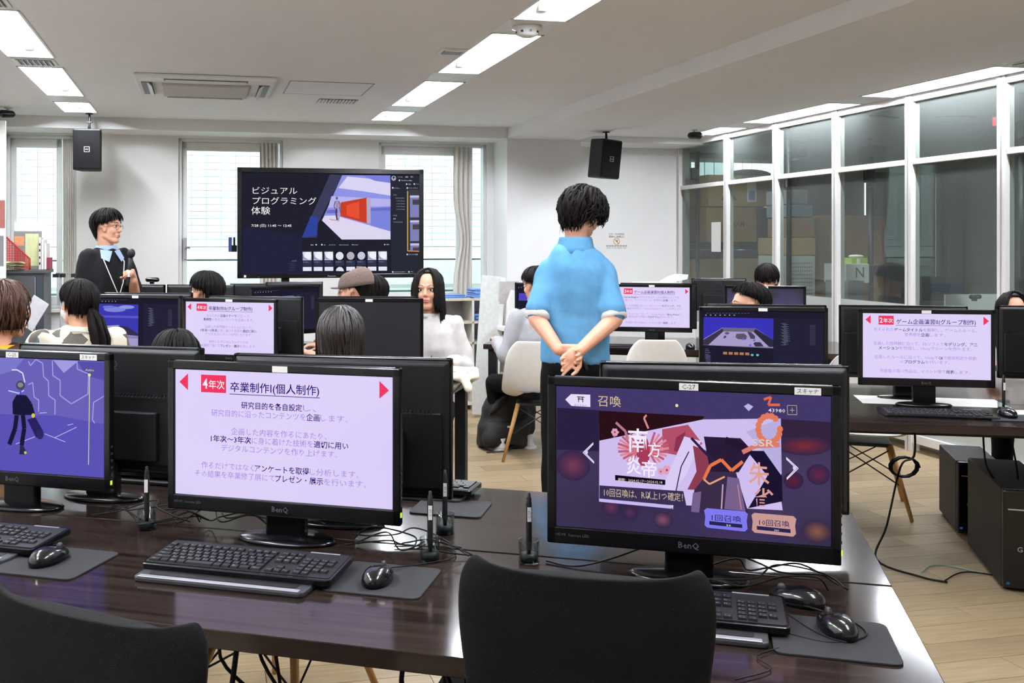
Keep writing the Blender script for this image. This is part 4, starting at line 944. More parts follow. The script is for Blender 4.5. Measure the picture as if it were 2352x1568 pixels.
# far half of the near island: keyboards and tablets facing away
for (s, w_), lb in (((-.86, 2.84), 'keyboard behind the rear facing middle monitor'), ((-1.62, 2.80), 'keyboard behind the rear facing left monitor'), ((.0, 2.80), 'keyboard behind the rear facing right monitor')):
    p = D(s, w_); keyboard(lb, (p.x, p.y, .7355), YD+math.pi, False); tablet('pen tablet under the '+lb, (p.x, p.y, .7205), YD+math.pi, .40, .19)
mousepad('dark mouse pad on the far half of the near desks', (.08, 2.78, .7202), YD, .2, .17)
# right desk things
keyboard('keyboard under the second year slide monitor', (2.19, 4.27, .7203), -math.radians(11), True)
mousepad('mouse pad right of the second year keyboard', (2.47, 4.20, .7202), -math.radians(11), .2, .17); mouse('black mouse near the right edge of the photo', (2.46, 4.22, .7243), 0)
keyboard('keyboard under the third year slide monitor', tuple(at(1470, 7.0, .7203)), YD, False); mouse('black mouse beside the third year keyboard', tuple(at(1585, 6.98, .7203)), 0)
keyboard('keyboard in front of the sky scene monitor', tuple(D(-2.98, 4.72, .7203)), YD, False); keyboard('keyboard before the switched off monitor', tuple(D(-1.68, 4.78, .7203)), YD, False)
keyboard('keyboard below the group work slide', tuple(D(-2.35, 4.66, .7203)), YD, False)
keyboard('keyboard below the grey arena scene', tuple(TR_ @ Vector((-.25, .2, .7203))), -math.radians(11), False)
keyboard('keyboard below the turned slate blue screen', tuple(at(690, 6.83, .7203)), math.radians(15), False)
def sheet(name, label, pts, z, m=None, cat='paper', t=.0008):
    o = MB().slab(pts, z, z+t, m or M['paper']).build(name); return tag(o, label, cat)
sheet('paper_sheet', 'white paper sheet at the right edge of the right desk', [(p.x, p.y) for p in (onz(2325, 942, .72), onz(2352, 942, .72), onz(2420, 960, .72), onz(2330, 962, .72))], .7203)
sheet('paper_sheet', 'white paper lying under the second year slide monitor', [(2.02, 4.60), (2.62, 4.46), (2.68, 4.7), (2.08, 4.84)], .7203)
# ---- desk cables
def dpt(s, w_, z=.724): return D(s, w_, z)
wire('cable', 'mouse cable curling on the bare desk right of the game keyboard', [dpt(.03, 2.14), dpt(.12, 2.17, .73), dpt(.26, 2.1, .726), dpt(.29, 2.02, .726), dpt(.22, 1.97), dpt(.14, 2.0)], .0022)
wire('cable', 'thin mouse cable running to the right hand pad', [dpt(-.02, 2.17), dpt(.1, 2.1, .75), dpt(.2, 2.0, .73), dpt(.245, 1.935, .74)], .0014)
wire('cable', 'thin cable curling off the right tablet towards the chair', [dpt(.13, 1.92), dpt(.09, 1.87), dpt(.11, 1.82), dpt(.05, 1.76)], .0013)
wire('cable', 'power cable looping under the game screen', [dpt(-.35, 2.3), dpt(-.28, 2.28), dpt(-.2, 2.31, .74), dpt(-.1, 2.33, .78)], .0022)
wire('cable', 'mouse cable of the middle mouse curling to the holder', [D(-.678, 2.12, .735), dpt(-.62, 2.2), dpt(-.56, 2.27), dpt(-.6, 2.34), dpt(-.72, 2.31)], .0015)
rn = random.Random(5)
for g, (s0, w0) in enumerate(((-.70, 2.28), (-1.42, 2.32), (-1.25, 2.36), (.1, 2.27))):
    for k in range(4):
        P = [dpt(s0+rn.uniform(-.02, .02)-.12, w0+rn.uniform(-.04, .05), .726+.006*k)]
        for j in range(5): P.append(dpt(s0-.12+.06*(j+1)+rn.uniform(-.03, .03), w0+rn.uniform(-.06, .05), .727+.006*k+rn.uniform(0, .035)*(j != 4)))
        wire('cable', ['black cables tangled behind the middle mouse', 'black cables tangled behind the left keyboard', 'black cables tangled by the left pen holder', 'black cables tangled under the game screen'][g], P, .0019, group='cable tangles on the nearest desks')
# ================================================================ under the desks
tower('black computer tower on the floor at the right edge', (2.53, 4.17, 0), -math.radians(17), .22, .62, .43)
tower('lower black tower left behind the big one', (2.76, 4.98, 0), -math.radians(17), .2, .42, .37)
p = D(-1.45, 5.0); tower('black tower under the desk of the woman in white', (p.x, p.y, 0), YD, .2, .36, .46)
for k, (s, w_) in enumerate(((-.5, 2.62), (-1.5, 2.62))): p = D(s, w_); tower(['black tower under the far half of the near desks', 'second tower under the far half of the near desks, farther left'][k], (p.x, p.y, 0), YD+math.pi, .2, .4, .43)
rn = random.Random(9)
for k in range(9):
    x0 = -.28+rn.uniform(-.03, .03) if k < 5 else -.52+rn.uniform(-.05, .05)
    a = D(-.55+(k % 5)*.02-(k > 4)*.42, 1.98, .68); c = a+Vector((rn.uniform(-.08, .16), rn.uniform(-.06, .1), -.3)); e = c+Vector((rn.uniform(-.1, .1), .1, -.3))
    wire('cable', 'black cables hanging in a bunch under the nearest desk', [a, a+Vector((rn.uniform(-.05, .08), 0, -.12)), c, e, Vector((e.x+.05, e.y+.05, .01))], .004 if k % 3 else .006, group='cables under the nearest desk')
p0 = TR_ @ Vector((.33, .3, .68))
wire('cable', 'long black cable hanging from the right desk to the floor', [p0, p0+Vector((.0, 0, -.15)), Vector((2.36, 4.95, .35)), Vector((2.2, 4.75, .12)), Vector((2.06, 4.55, .02)), Vector((2.16, 4.35, .008)), Vector((2.24, 4.28, .008))], .005)
for k in range(3): wire('cable', 'cables hanging down in front of the lower tower', [TR_ @ Vector((.62+.1*k, .35, .68)), TR_ @ Vector((.63+.12*k, .34, .5)), TR_ @ Vector((.7+.08*k, .4, .40))], .0045, group='cables before the lower tower')
wire('cable', 'pale green cable lying on the floor before the towers', [Vector((2.2, 4.42, .006)), Vector((2.33, 4.52, .006)), Vector((2.5, 4.38, .006)), Vector((2.62, 4.42, .006)), Vector((2.8, 4.3, .006))], .003, m=mat('pale_green_cable', '7f9c8c', .5))
wire('cable', 'dark cable lying on the floor before the towers', [Vector((2.24, 4.3, .008)), Vector((2.4, 4.42, .006)), Vector((2.6, 4.33, .006)), Vector((2.85, 4.36, .006))], .0028)
o = MB().tube([Vector((2.42, 5.02, .33))+Vector((.07*math.cos(a*.5), .01*a*.1, .05*math.sin(a*.5))) for a in range(40)], .005, n=6).build('cable_coil', M['cable']); tag(o, 'coiled black cable hanging by the chair under the right desk', 'cable')
# ================================================================ chairs
office_chair('black fabric chair back in front of the game screen', tuple(at(1352, 1.42)+Vector((.05, .25, 0))), math.radians(-13), .985, .335)
office_chair('black fabric chair back at the bottom left corner', tuple(at(225, 1.45)+Vector((.10, .2, 0))), math.radians(-27), .93, .41)
shell_chair('empty white shell chair before the third year monitor', tuple(at(1500, 6.95)), math.radians(-6))
shell_chair('white shell chair carrying the man in grey', tuple(at(1232, 6.84)), math.radians(-8))
shell_chair('white shell chair under the right hand desks', (2.43, 5.52, 0), math.radians(160))
p = D(-.95, 1.95); shell_chair('shell chair with a wooden leg under the nearest desk', (-.42, 3.1, 0), math.radians(150))
# ================================================================ big display
TVp = at(762, 7.66); tvw, tvh = 1.42, .835; tva = math.radians(9.5)
t = thing('display', 'large wall sized display showing the visual programming title', 'display', (TVp.x, TVp.y, 0), tva)
z0 = zat(638, TVp.y); X = Matrix.Translation((0, 0, z0)); b = MB(X); hw = tvw/2
for x0, x1, q0, q1 in ((-hw, -hw+.035, 0, tvh), (hw-.035, hw, 0, tvh), (-hw, hw, tvh-.04, tvh), (-hw, hw, 0, .032)): b.box(x0, x1, -.012, .03, q0, q1, M['black'])
b.build('bezel', parent=t, bevel=.004)
MB(X).box(-hw+.005, hw-.005, .028, .075, .005, tvh-.005, M['blackm']).build('back_shell', parent=t, bevel=.01)
so = MB().box(0, tvw-.07, 0, .03, 0, tvh-.072, screenmat('22212f')).build('screen', parent=t, T=X @ Matrix.Translation((-hw+.035, -.002, .032)))
b = MB(); bigscreen(b, tvw-.07, tvh-.072); b.build('screen_image', parent=so)
b = MB(X); text(b, 'Panasonic', 0, .010, .016, M['lgrey'], .01, align='c', P=lambda x, y: (x, -.0126, y)); b.build('logo', parent=t)
b = MB(X); b.box(-hw+.05, -hw+.066, -.0132, -.012, .008, .024, M['paper']); b.build('sticker', parent=t)
b = MB(X); b.box(-hw+.155, -hw+.161, -.0132, -.012, .008, .013, emi('4858ff', 1.3)); b.build('standby_light', parent=t)
for x in (-.35, .35): MB().box(x-.03, x+.03, .04, .08, .05, z0+.5, M['blackm']).build('stand_post', parent=t)
MB().box(-.5, .5, -.06, .45, .03, .07, M['blackm']).build('stand_base', parent=t, bevel=.01)
b = MB(X); b.box(-hw-.055, -hw-.002, .01, .03, .20, .25, M['black']); b.box(-hw-.065, -hw-.04, .0, .05, .20, .31, mat('dark_blue_plastic', '1c2c60', .4)); b.box(-hw-.03, -hw-.015, .0, .05, .22, .31, M['black']); b.build('side_hook', parent=t, bevel=.003)
# ================================================================ loudspeakers
def speaker(label, p, yaw, tilt, zc, Z0=-.14):
    t = thing('loudspeaker', label, 'loudspeaker', (p.x, p.y, zc), yaw); w_, h, d = .235, .345, .2
    X = Matrix.Rotation(tilt, 4, 'X') @ Matrix.Rotation(.05 if tilt else 0, 4, 'Y'); b = MB(X)
    b.slab([(-w_/2, -d*.5), (w_/2, -d*.5), (w_/2*.72, d*.5), (-w_/2*.72, d*.5)], Z0-h, Z0, M['blackm']); b.build('cabinet', parent=t, bevel=.012)
    MB(X).box(-w_/2+.008, w_/2-.008, -d*.5-.006, -d*.5+.002, Z0-h+.014, Z0-.012, mat('speaker_mesh', '08080a', .75, bump=.3, bs=900, spec=.12)).build('grille', parent=t, bevel=.006)
    b = MB(X); c = Z0-h/2; y = -d*.5-.0075
    for x0, x1, a0, a1 in ((-.022, .022, -.022, -.019), (-.022, .022, .019, .022), (-.022, -.019, -.022, .022), (.019, .022, -.022, .022)): b.box(x0, x1, y, y+.0015, c+a0, c+a1, M['paper'])
    b.tube([(-.013, y, c+.004), (-.006, y, c-.004), (.0, y, c+.004), (.006, y, c-.004), (.013, y, c+.004)], .002, M['paper'], n=4); b.build('badge', parent=t)
    b = MB(); b.lathe([(.032, 0), (.032, -.008), (.01, -.01)], M['steel'], 16); b.build('mount_plate', parent=t)
    MB().tube([(0, 0, -.005), (.004, 0, -.06), (0, 0, -.1), (0, 0, -.145)], [.008, .012, .009, .016], M['steel'], n=8).build('mount_arm', parent=t)
    MB().cbox((0, 0, -.075), (.05, .02, .014), M['steel']).build('mount_joint', parent=t, bevel=.003)
speaker('black loudspeaker hanging under the end of the left light row', at(205, 8.45), AR*.6, 0, ZC)
speaker('black tilted loudspeaker hanging from the beam by the grey trunk', at(1392, 8.95), AR+.35, .08, ZB, -.07)
for px, py, Y, lb, zz in ((18, 257, 8.1, 'small black ceiling camera in the top left by the wall', ZC), (1594, 303, 9.2, 'small black ceiling camera left of the partition light row', ZR)):
    p = at(px, Y); t = thing('security_camera', lb, 'camera', (p.x, p.y, zz), -.6 if px < 100 else .8)
    MB().lathe([(.03, 0), (.03, -.008), (.012, -.01), (.012, -.03)], M['white'], 16).build('base', parent=t)
    b = MB(); b.cap((0, .03, -.05), .032, (0, -.05, -.055), .034, M['black']); b.build('body', parent=t)
    MB().lathe([(.02, 0), (.022, .01), (.012, .012)], M['chrome'], 16, T=Matrix.Translation((0, -.082, -.055)) @ Matrix.Rotation(math.pi/2, 4, 'X')).build('lens', parent=t)
# ================================================================ notice on the wall
t = thing('notice', 'paper notice with orange no printing symbol on the right wall', 'notice', T=RR @ Tz(pu(1416, VR), VR-.002, 1.46)); 
MB().box(-.125, .125, -.001, .001, -.07, .10, M['paper']).build('paper', parent=t)
b = MB(); P = lambda x, y: (x, -.0018, y)
text(b, 'カラーでの印刷は', 0, .075, .022, M['dgrey'], .01, fit=.17, align='c', P=P); text(b, '原則使用禁止！', 0, .048, .022, M['dgrey'], .01, fit=.17, align='c', P=P)
text(b, '■■■■■■■■', 0, -.045, .02, M['lgrey'], .01, fit=.23, align='c', P=P); text(b, '印刷する場合は教員に確認', 0, -.063, .011, M['dgrey'], 0, fit=.22, align='c', P=P)
b.build('lettering', parent=t); b = MB(); oc = mat('orange_print', 'd08a38', .7)
b.tube([(.032*math.cos(k*math.pi/10), -.002, .008+.032*math.sin(k*math.pi/10)) for k in range(21)], .003, oc, n=4); b.tube([(-.022, -.002, .03), (.022, -.002, -.014)], .003, oc, n=4); b.tube([(-.006, -.002, .012), (.01, -.002, .016)], .01, mat('tan_print', 'c8a070', .7), n=6); b.build('prohibition_symbol', parent=t)
# ================================================================ left cabinet with files
cp = at(54, 8.3); ca = AR
t = thing('filing_cabinet', 'dark grey metal cabinet at the left wall under the red file', 'cabinet', (cp.x, cp.y, 0), ca)
gm = mat('dark_grey_steel', '4a4c50', .4, metal=.3); wc, dc = .32, .42; zt = 1.20
MB().box(-wc/2, wc/2, 0, dc, 0, zt, gm).build('body', parent=t, bevel=.004); MB().box(-wc/2-.02, wc/2+.02, -.03, dc, zt, zt+.03, gm).build('top_panel', parent=t, bevel=.004)
MB().box(-wc/2+.01, wc/2-.07, -.018, -.001, .03, zt-.02, gm).build('door', parent=t, bevel=.004)
MB().box(wc/2-.06, wc/2-.005, -.018, -.001, .03, zt-.02, mat('slate_steel', '39424c', .35, metal=.4)).build('door', parent=t, bevel=.004)
MB().box(wc/2-.068, wc/2-.063, -.024, -.016, .3, zt-.03, M['chrome']).build('door_handle', parent=t)
X = Tz(cp.x, cp.y, zt+.031, ca)
t = thing('magazine_file', 'red perforated plastic magazine file on the cabinet', 'file holder', T=X @ Matrix.Translation((-.06, .0, 0)))
red = mat('red_plastic', 'b01c1c', .4)
# lattice side wall: bars with real holes
b = MB(); Wf, Hf = .22, .27
top = lambda x: Hf if x < -Wf/2+.04 else Hf-(x+Wf/2-.04)*(Hf-.09)/(Wf-.04)
n = 18
for k in range(n+1):
    x = -Wf/2+Wf*k/n; b.box(x-.003, x+.003, 0, .003, 0, top(x), red)
for k in range(21):
    z = Hf*k/20; xs = [-Wf/2+Wf*j/60 for j in range(61) if top(-Wf/2+Wf*j/60) >= z]
    if xs: b.box(xs[0], xs[-1], 0, .003, z-.0028, z+.0028, red)
b.build('perforated_side', parent=t)['kind'] = 'stuff'
b = MB(); b.tube([(-Wf/2, .001, 0), (-Wf/2, .001, Hf), (-Wf/2+.04, .001, Hf), (Wf/2, .001, .09), (Wf/2, .001, 0)], .006, red, n=6); b.box(-Wf/2, Wf/2, 0, .09, 0, .004, red); b.box(-Wf/2-.002, -Wf/2+.002, 0, .09, 0, Hf, red); b.build('rim', parent=t)
def flat(name, label, x, y, w_, h, m, extra=None, lean=.0, cat='document', z=0, th=.003):
    t = thing(name, label, cat, T=X @ Matrix.Translation((x, y, z)) @ Matrix.Rotation(-lean, 4, 'X')); MB().box(-w_/2, w_/2, 0, th, 0, h, m).build('board', parent=t)
    if extra: b = MB(); extra(b); b.build('print', parent=t)
    return t
flat('white_board', 'tall white sheet standing behind the red file', .02, .20, .25, .40, M['paper'])
def pr(b):
    b.box(-.105, -.03, -.0015, 0, .20, .28, mat('orange_paper', 'e8a070', .7)); b.box(-.02, .085, -.0015, 0, .03, .30, mat('pale_yellow_paper', 'dfe6b0', .7))
flat('clipboard', 'grey clipboard with yellow and orange leaflets behind the red file', .015, .12, .22, .32, mat('grey_board', '8c8f8c', .6), pr)
t = thing('leaflet_pile', 'crumpled pale yellow leaflets in front of the red file', 'papers', T=X); rn = random.Random(2)
for k in range(7):
    b = MB(); a = rn.uniform(-.4, .4); vs = []; 
    for j in range(5):
        for i in range(5): vs.append((-.09+i*.045*rn.uniform(.9, 1.1), -.07+j*.028, .004+k*.009+rn.uniform(0, .012)*(k > 2)))
    b.add(vs, [(j*5+i, j*5+i+1, j*5+i+6, j*5+i+5) for j in range(4) for i in range(4)], [mat('pale_yellow_paper', 'dfe6b0', .7), M['paper'], mat('olive_paper', 'a8a878', .7)][k % 3]); o = b.build('leaflet', parent=t, T=Matrix.Translation((-.09+rn.uniform(-.01, .02), -.03+.05, 0)) @ Matrix.Rotation(a, 4, 'Z')); o.modifiers.new('s', 'SOLIDIFY').thickness = .001
for k in range(4):
    t = thing('file_box', ['white file box with black label holes beside the red file', 'thin white folder upright on the cabinet', 'second thin white folder upright on the cabinet, farther right', 'low dark red book standing at the cabinet edge'][k], 'file', T=X @ Matrix.Translation((.115+.022*k, .08, 0)))
    MB().box(-.009, .009, 0, .2, 0, [.27, .25, .22, .1][k], [M['white'], M['paper'], M['paper'], mat('crimson_cover', '8c1438', .5)][k]).build('cover', parent=t, bevel=.002)
    if k == 0:
        for z in (.04, .09, .15, .2): MB().box(-.005, .005, -.002, .001, z, z+.02, M['black']).build('label_hole', parent=t)
# notice board panel at the far left edge
t = thing('poster_panel', 'white panel with posters at the left edge of the photo', 'panel', T=Tz(*at(-15, 7.9, 1.17), AR)); MB().box(-.075, .09, 0, .03, 0, 1.25, M['white']).build('board', parent=t, bevel=.004)
MB().box(-.06, .075, -.002, 0, .1, .34, M['grey']).build('poster', parent=t); MB().box(-.06, .085, -.002, 0, .4, .62, mat('reddish_poster', 'a06058', .7)).build('poster', parent=t)
for x in (-.055, .07): MB().box(x-.012, x+.012, .0, .03, -1.17, 0, M['lgrey']).build('post', parent=t)
# slim stand by the left window
p = at(156, 8.7); t = thing('metal_frame', 'slim metal frame with black clips standing before the left window', 'frame', (p.x, p.y, 0), AR)
for x in (-.06, .06): MB().tube([(x, 0, 0), (x, 0, 1.19)], .006, M['lgrey']).build('post', parent=t)
MB().tube([(-.1, 0, 1.19), (.06, 0, 1.19)], .005, M['lgrey']).build('bar', parent=t)
for x in (-.1, -.045, .05): MB().cbox((x, 0, 1.17), (.05, .02, .03), M['blackm']).build('clip', parent=t)
# ================================================================ shelf with blue folders, leaning board
p = at(1092, 8.75); t = thing('shelf_unit', 'open grey shelf unit under the right window with blue folders', 'shelf', (p.x, p.y, 0), AR); wsh = .62
for x in (-.5, -.02, .32): MB().box(x-.01, x+.01, 0, .35, 0, .97, M['white']).build('side_panel', parent=t)
for z in (.05, .30, .58, .76, .96): MB().box(-.5, .33, 0, .35, z-.01, z+.01, mat('pale_shelf_board', 'd9cfbd', .6)).build('shelf_board', parent=t)
MB().box(-.5, .33, .345, .352, 0, .97, M['lgrey']).build('back_panel', parent=t)
bl = [M['blue'], mat('light_blue_folder', '8db4ec', .4), mat('mid_blue_folder', '4a78c4', .4)]
rn = random.Random(4)
for nst, (x, z, cnt, wd) in enumerate(((.15, .971, 8, .3), (-.2, .971, 3, .26), (.15, .771, 6, .28))):
    for k in range(cnt):
        o = MB().box(-wd/2, wd/2, -.1, .14, 0, .0085, bl[rn.randrange(3)]).build('folder'); o.matrix_world = Tz(p.x, p.y, 0, AR) @ Tz(x+rn.uniform(-.015, .015), .15, z+.0095*k, rn.uniform(-.08, .08))
        tag(o, ['blue plastic folder in the tall stack on top of the shelf', 'blue plastic folder in the low stack behind the woman', 'blue plastic folder in the stack inside the shelf'][nst], 'folder', ['folders on the shelf top', 'folders behind the woman', 'folders inside the shelf'][nst])
t = thing('leaning_board', 'long pale board leaning against the column beside the shelf', 'board', tuple(at(1108, 8.35)), AR)
b = MB(); Xb = Matrix.Rotation(-.13, 4, 'X') @ Matrix.Rotation(.105, 4, 'Y'); b.box(-.085, .085, 0, .018, .02, 1.19, mat('pale_board', 'd4d6d2', .4)); bo = b.build('board', parent=t, bevel=.003, T=Xb)
MB().box(.085, .125, .003, .02, .02, 1.185, M['white']).build('edge_strip', parent=t, T=Xb)
# white angular device and side table
p = at(1172, 8.45); t = thing('side_table', 'small white table with chamfered corner right of the leaning board', 'table', (p.x, p.y, 0), AR)
MB().slab([(-.1, -.1), (-.04, -.16), (.3, -.16), (.3, .3), (-.1, .3)], .72, .755, M['white']).build('table_top', parent=t, bevel=.003)
for x, y in ((.0, -.1), (.26, -.1), (.26, .26), (-.06, .26)): MB().tube([(x, y, 0), (x, y, .72)], .014, M['lgrey']).build('leg', parent=t)
t = thing('computer_stand', 'white wedge shaped computer stand with a round hole on the side table', 'stand', (p.x, p.y, .756), AR)
MB().prism([(-.03, 0), (.13, 0), (.10, .28), (.02, .30), (-.02, .2)], .0, .05, M['white']).build('body', parent=t, bevel=.006); MB().lathe([(.02, 0), (.02, .003), (.001, .003)], M['grey'], 20, T=Matrix.Translation((.06, -.001, .11)) @ Matrix.Rotation(math.pi/2, 4, 'X')).build('round_hole', parent=t)
MB().prism([(-.1, .0), (.16, .0), (.1, .37), (-.06, .37)], .08, .1, mat('pale_grey_plastic', 'b9b4b0', .4)).build('rear_panel', parent=t)
# printer
p = at(1535, 8.75); t = thing('printer', 'white office printer behind the third year slide monitor', 'printer', (p.x, p.y, 0), AR)
MB().box(-.27, .27, 0, .5, .04, .98, M['white']).build('body', parent=t, bevel=.015); MB().box(-.30, .27, -.02, .5, 1.0, 1.06, M['white']).build('scanner_lid', parent=t, bevel=.02)
MB().prism([(-.2, 1.06), (.2, 1.06), (.16, 1.1), (-.14, 1.1)], .08, .45, M['white']).build('document_feeder', parent=t, bevel=.01)
MB().box(.27, .44, .05, .4, .62, .75, M['white']).build('side_tray', parent=t, bevel=.006); MB().box(.28, .42, .06, .08, .76, .92, M['lgrey']).build('control_panel', parent=t)
MB().box(-.24, .24, -.012, .0, .5, .62, M['dgrey']).build('paper_slot', parent=t)
MB().prism([(.1, 1.1), (.26, 1.13), (.27, 1.17), (.2, 1.15)], .15, .4, M['paper']).build('paper_guide', parent=t)
# ================================================================ side room
def cbx(label, px0, px1, py0, py1, Y, d, m, yaw=AR, name='cardboard_box', cat='box', extra=None):
    a = (px1-px0)/F*Y; z1 = zat(py0, Y); z0 = max(zat(py1, Y), 0); p = at((px0+px1)/2, Y); t = thing(name, label, cat, (p.x, p.y, z0), yaw); h = z1-z0
    MB().box(-a/2, a/2, 0, d, 0, h, m).build('carton', parent=t, bevel=.004)
    if m in (M['card'], M['card2']):
        MB().box(-.03, .03, -.001, d, h, h+.001, mat('packing_tape', 'b89c70', .35)).build('packing_tape', parent=t)
    if extra: b = MB(); extra(b, a, h); b.build('print', parent=t)
    return t
Yb = 10.45
def e1(b, a, h):
    b.box(.1*a, .25*a, -.002, -.001, h*.15, h*.92, M['paper']); b.box(.125*a, .225*a, -.003, -.002, h*.2, h*.5, mat('blue_label', '7478b4', .6)); b.box(-.12*a, 0, -.002, -.001, h*.72, h*.92, M['paper']); text(b, '▲ ▲', -.3*a, h*.2, .08, M['dgrey'], 0, P=lambda x, y: (x, -.002, y))
def e2(b, a, h): text(b, 'TEAM', -.05*a, h*.45, .07, mat('box_print', '5c4830', .8), .01, P=lambda x, y: (x, -.002, y))
cbx('top cardboard box of the left stack with a blue label', 1620, 1782, 402, 474, Yb, .5, M['card'], extra=e1)
cbx('cardboard box with printed letters, second in the left stack', 1617, 1744, 475, 556, Yb, .5, M['card'], extra=e2)
cbx('dark carton standing next to the lettered cardboard box', 1745, 1779, 476, 556, Yb, .4, M['dgrey'])
cbx('long dark grey carton, upper of the two in the left stack', 1594, 1748, 556, 573, Yb, .5, M['dgrey'])
cbx('long dark grey carton, lower of the two in the left stack', 1594, 1750, 574, 593, Yb, .5, M['dgrey'])
cbx('large cardboard box at the bottom of the left stack', 1592, 1780, 594, 905, Yb, .6, M['card'])
cbx('cardboard box with a green note right of the dark cartons', 1752, 1800, 540, 593, Yb+.1, .4, M['card2'], extra=lambda b, a, h: b.box(-.1*a, .12*a, -.002, -.001, h*.35, h*.7, mat('green_note', 'a8b890', .7)))
o = MB(Tz(*at(1720, Yb+.2, zat(402, Yb)), AR)).ell((0, 0, .02), (.25, .14, .055), mat('dark_cloth', '1e1c18', .9)).build('folded_cloth'); tag(o, 'dark cloth lying on the top cardboard box', 'cloth')
o = MB(Tz(*at(1697, Yb-.02, zat(414, Yb)), AR)).box(-.03, .03, -.002, 0, -.0, .05, mat('yellow_note', 'd8d030', .6)).build('sticky_note'); tag(o, 'yellow note on the edge of the top cardboard box', 'note')
cbx('grey carton high on the rack beyond the second pole', 1812, 1858, 436, 468, 9.3, .4, M['grey'])
cbx('blue grey crate under the high grey carton', 1812, 1870, 470, 498, 9.3, .4, mat('blue_grey_plastic', '6c7c88', .5), name='crate')
cbx('dim cardboard box above the perforated cabinet, upper one', 1815, 1875, 500, 545, 9.3, .4, M['card2'], extra=lambda b, a, h: b.box(-.1*a, .25*a, -.002, -.001, h*.4, h*.65, mat('reddish_label', '9c5c50', .7)))
cbx('dim cardboard box above the perforated cabinet, lower one', 1805, 1877, 546, 586, 9.3, .5, M['card'])
t = cbx('tan perforated metal cabinet below the dim cardboard boxes', 1806, 1876, 588, 900, 9.2, .5, mat('cream_steel', 'bcbcb4', .45), name='perforated_cabinet', cat='cabinet')
b = MB()
for j in range(16):
    for i in range(10): b.box(-.11+i*.023, -.098+i*.023, -.003, -.001, 1.18-j*.035-.006, 1.18-j*.035+.006, M['grey'])
o = b.build('perforations', parent=t); o['kind'] = 'stuff'
cbx('big brown cardboard sheet box behind the tissue box', 1900, 2044, 494, 800, 9.6, .3, M['card2'])
Yn = 8.25
cbx('white carton with a printed letter under the tissue box', 1940, 2000, 606, 650, Yn, .3, M['white'], name='white_carton', extra=lambda b, a, h: text(b, 'N', -.02, h*.3, .12, mat('slate_print', '5a6470', .7), .01, P=lambda x, y: (x, -.002, y)))
t = thing('tissue_box', 'green and white tissue box with tissue on the white carton', 'tissue box', tuple(at(1975, Yn+.05, zat(606, Yn))), AR); gt = mat('lime_green_card', 'a8bc50', .6)
MB().box(-.075, .075, 0, .1, 0, .05, gt).build('carton', parent=t, bevel=.003); MB().box(-.03, .0, -.001, 0, .005, .045, M['paper']).build('print', parent=t)
b = MB(); b.ell((.0, .05, .062), (.07, .03, .014), M['paper']); b.build('tissue', parent=t)
for k, (x0, x1, y0, y1, Y, lb) in enumerate(((2036, 2112, 633, 700, 7.75, 'dark monitor beside the tissue box, seen through the glass'), (2126, 2188, 636, 690, 7.6, 'dark monitor left of the webcam, seen through the glass'), (2030, 2146, 611, 634, 8.3, 'long black carton behind the dim monitors'), (1945, 1988, 645, 690, 8.15, 'dim grey case below the white carton'))):
    cbx(lb, x0, x1, y0, y1, Y, .06 if k < 2 else .3, M['blackm'] if k < 3 else M['grey'], name='monitor' if k < 2 else 'carton' if k == 2 else 'case', cat='monitor' if k < 2 else 'box')
t = thing('desk', 'long grey table behind the glass carrying dim monitors', 'desk', T=RR @ Tz(UP+1.1, 5.9, 0)); MB().box(-.4, .7, -2.2, 1.6, .68, .72, M['grey']).build('desktop', parent=t)
for x in (-.35, .6):
    for y in (-2.1, 1.5): MB().box(x, x+.05, y, y+.05, 0, .68, M['grey']).build('leg', parent=t)
t = thing('whiteboard', 'small pale board behind the webcam beyond the glass', 'board', tuple(at(2232, 7.2)), AR*.5); MB().box(-.2, .2, 0, .02, .73, 1.085, M['white']).build('board', parent=t)
MB().box(-.2, .2, -.01, .03, .721, .735, M['lgrey']).build('foot_rail', parent=t)
webcam('black webcam in front of the small pale board', Tz(*at(2240, 7.0, 1.06), .3))
def pole(px, Y, py0, py1, lb, cams):
    p = at(px, Y); t = thing('stand_pole', lb, 'pole', (p.x, p.y, 0)); MB().tube([(0, 0, 0), (0, 0, min(zat(py0, Y), ZR-.002))], .022, M['steel'], n=10).build('pole', parent=t)
    MB().lathe([(.09, 0), (.09, .012), (.03, .02)], M['steel'], 20).build('base', parent=t)
    for py, dx in cams:
        z = zat(py, Y); MB().box(dx-.045, dx+.045, -.09, -.03, z-.06, z+.06, M['black'], T=Matrix.Rotation(.0, 4, 'Z')).build('tracking_camera', parent=t, bevel=.01)
        MB().tube([(0, 0, z-.09), (dx, -.05, z-.08)], .012, M['steel']).build('bracket', parent=t)
pole(1602, 10.28, 348, 500, 'dark pole with a camera near the left end of the glass', [(400, -.05)])
pole(1812, 8.6, 290, 560, 'dark pole with camera in the third glass bay', [(345, .08), (415, .0)])
pole(2000, 8.9, 360, 560, 'dark pole behind the tissue box', [(405, -.04)])
pole(2349, 6.9, 190, 560, 'thick dark pole at the right edge beyond the glass', [(300, -.02)])
sg = glassmat('clear_red', 'f0a0a0')
t = thing('exit_lamp', 'small red lamp on the ceiling beyond the glass', 'lamp', tuple(at(2291, 7.4, ZR))); MB().box(-.025, .025, -.02, .02, -.17, -.11, emi('ff4858', 1.6)).build('lamp', parent=t); MB().box(-.006, .006, -.006, .006, -.112, 0, M['grey']).build('stem', parent=t)
for px, a, lb in ((2032, .5, 'dark ceiling slot of the air conditioner beyond the glass, left'), (2195, -.06, 'dark ceiling slot of the air conditioner beyond the glass, right')):
    o = MB(Tz(*at(px, 8.2, ZR-.004), a)).box(-.16, .16, -.02, .02, -.008, .003, M['black']).build('outlet_slot'); tag(o, lb, 'vent')
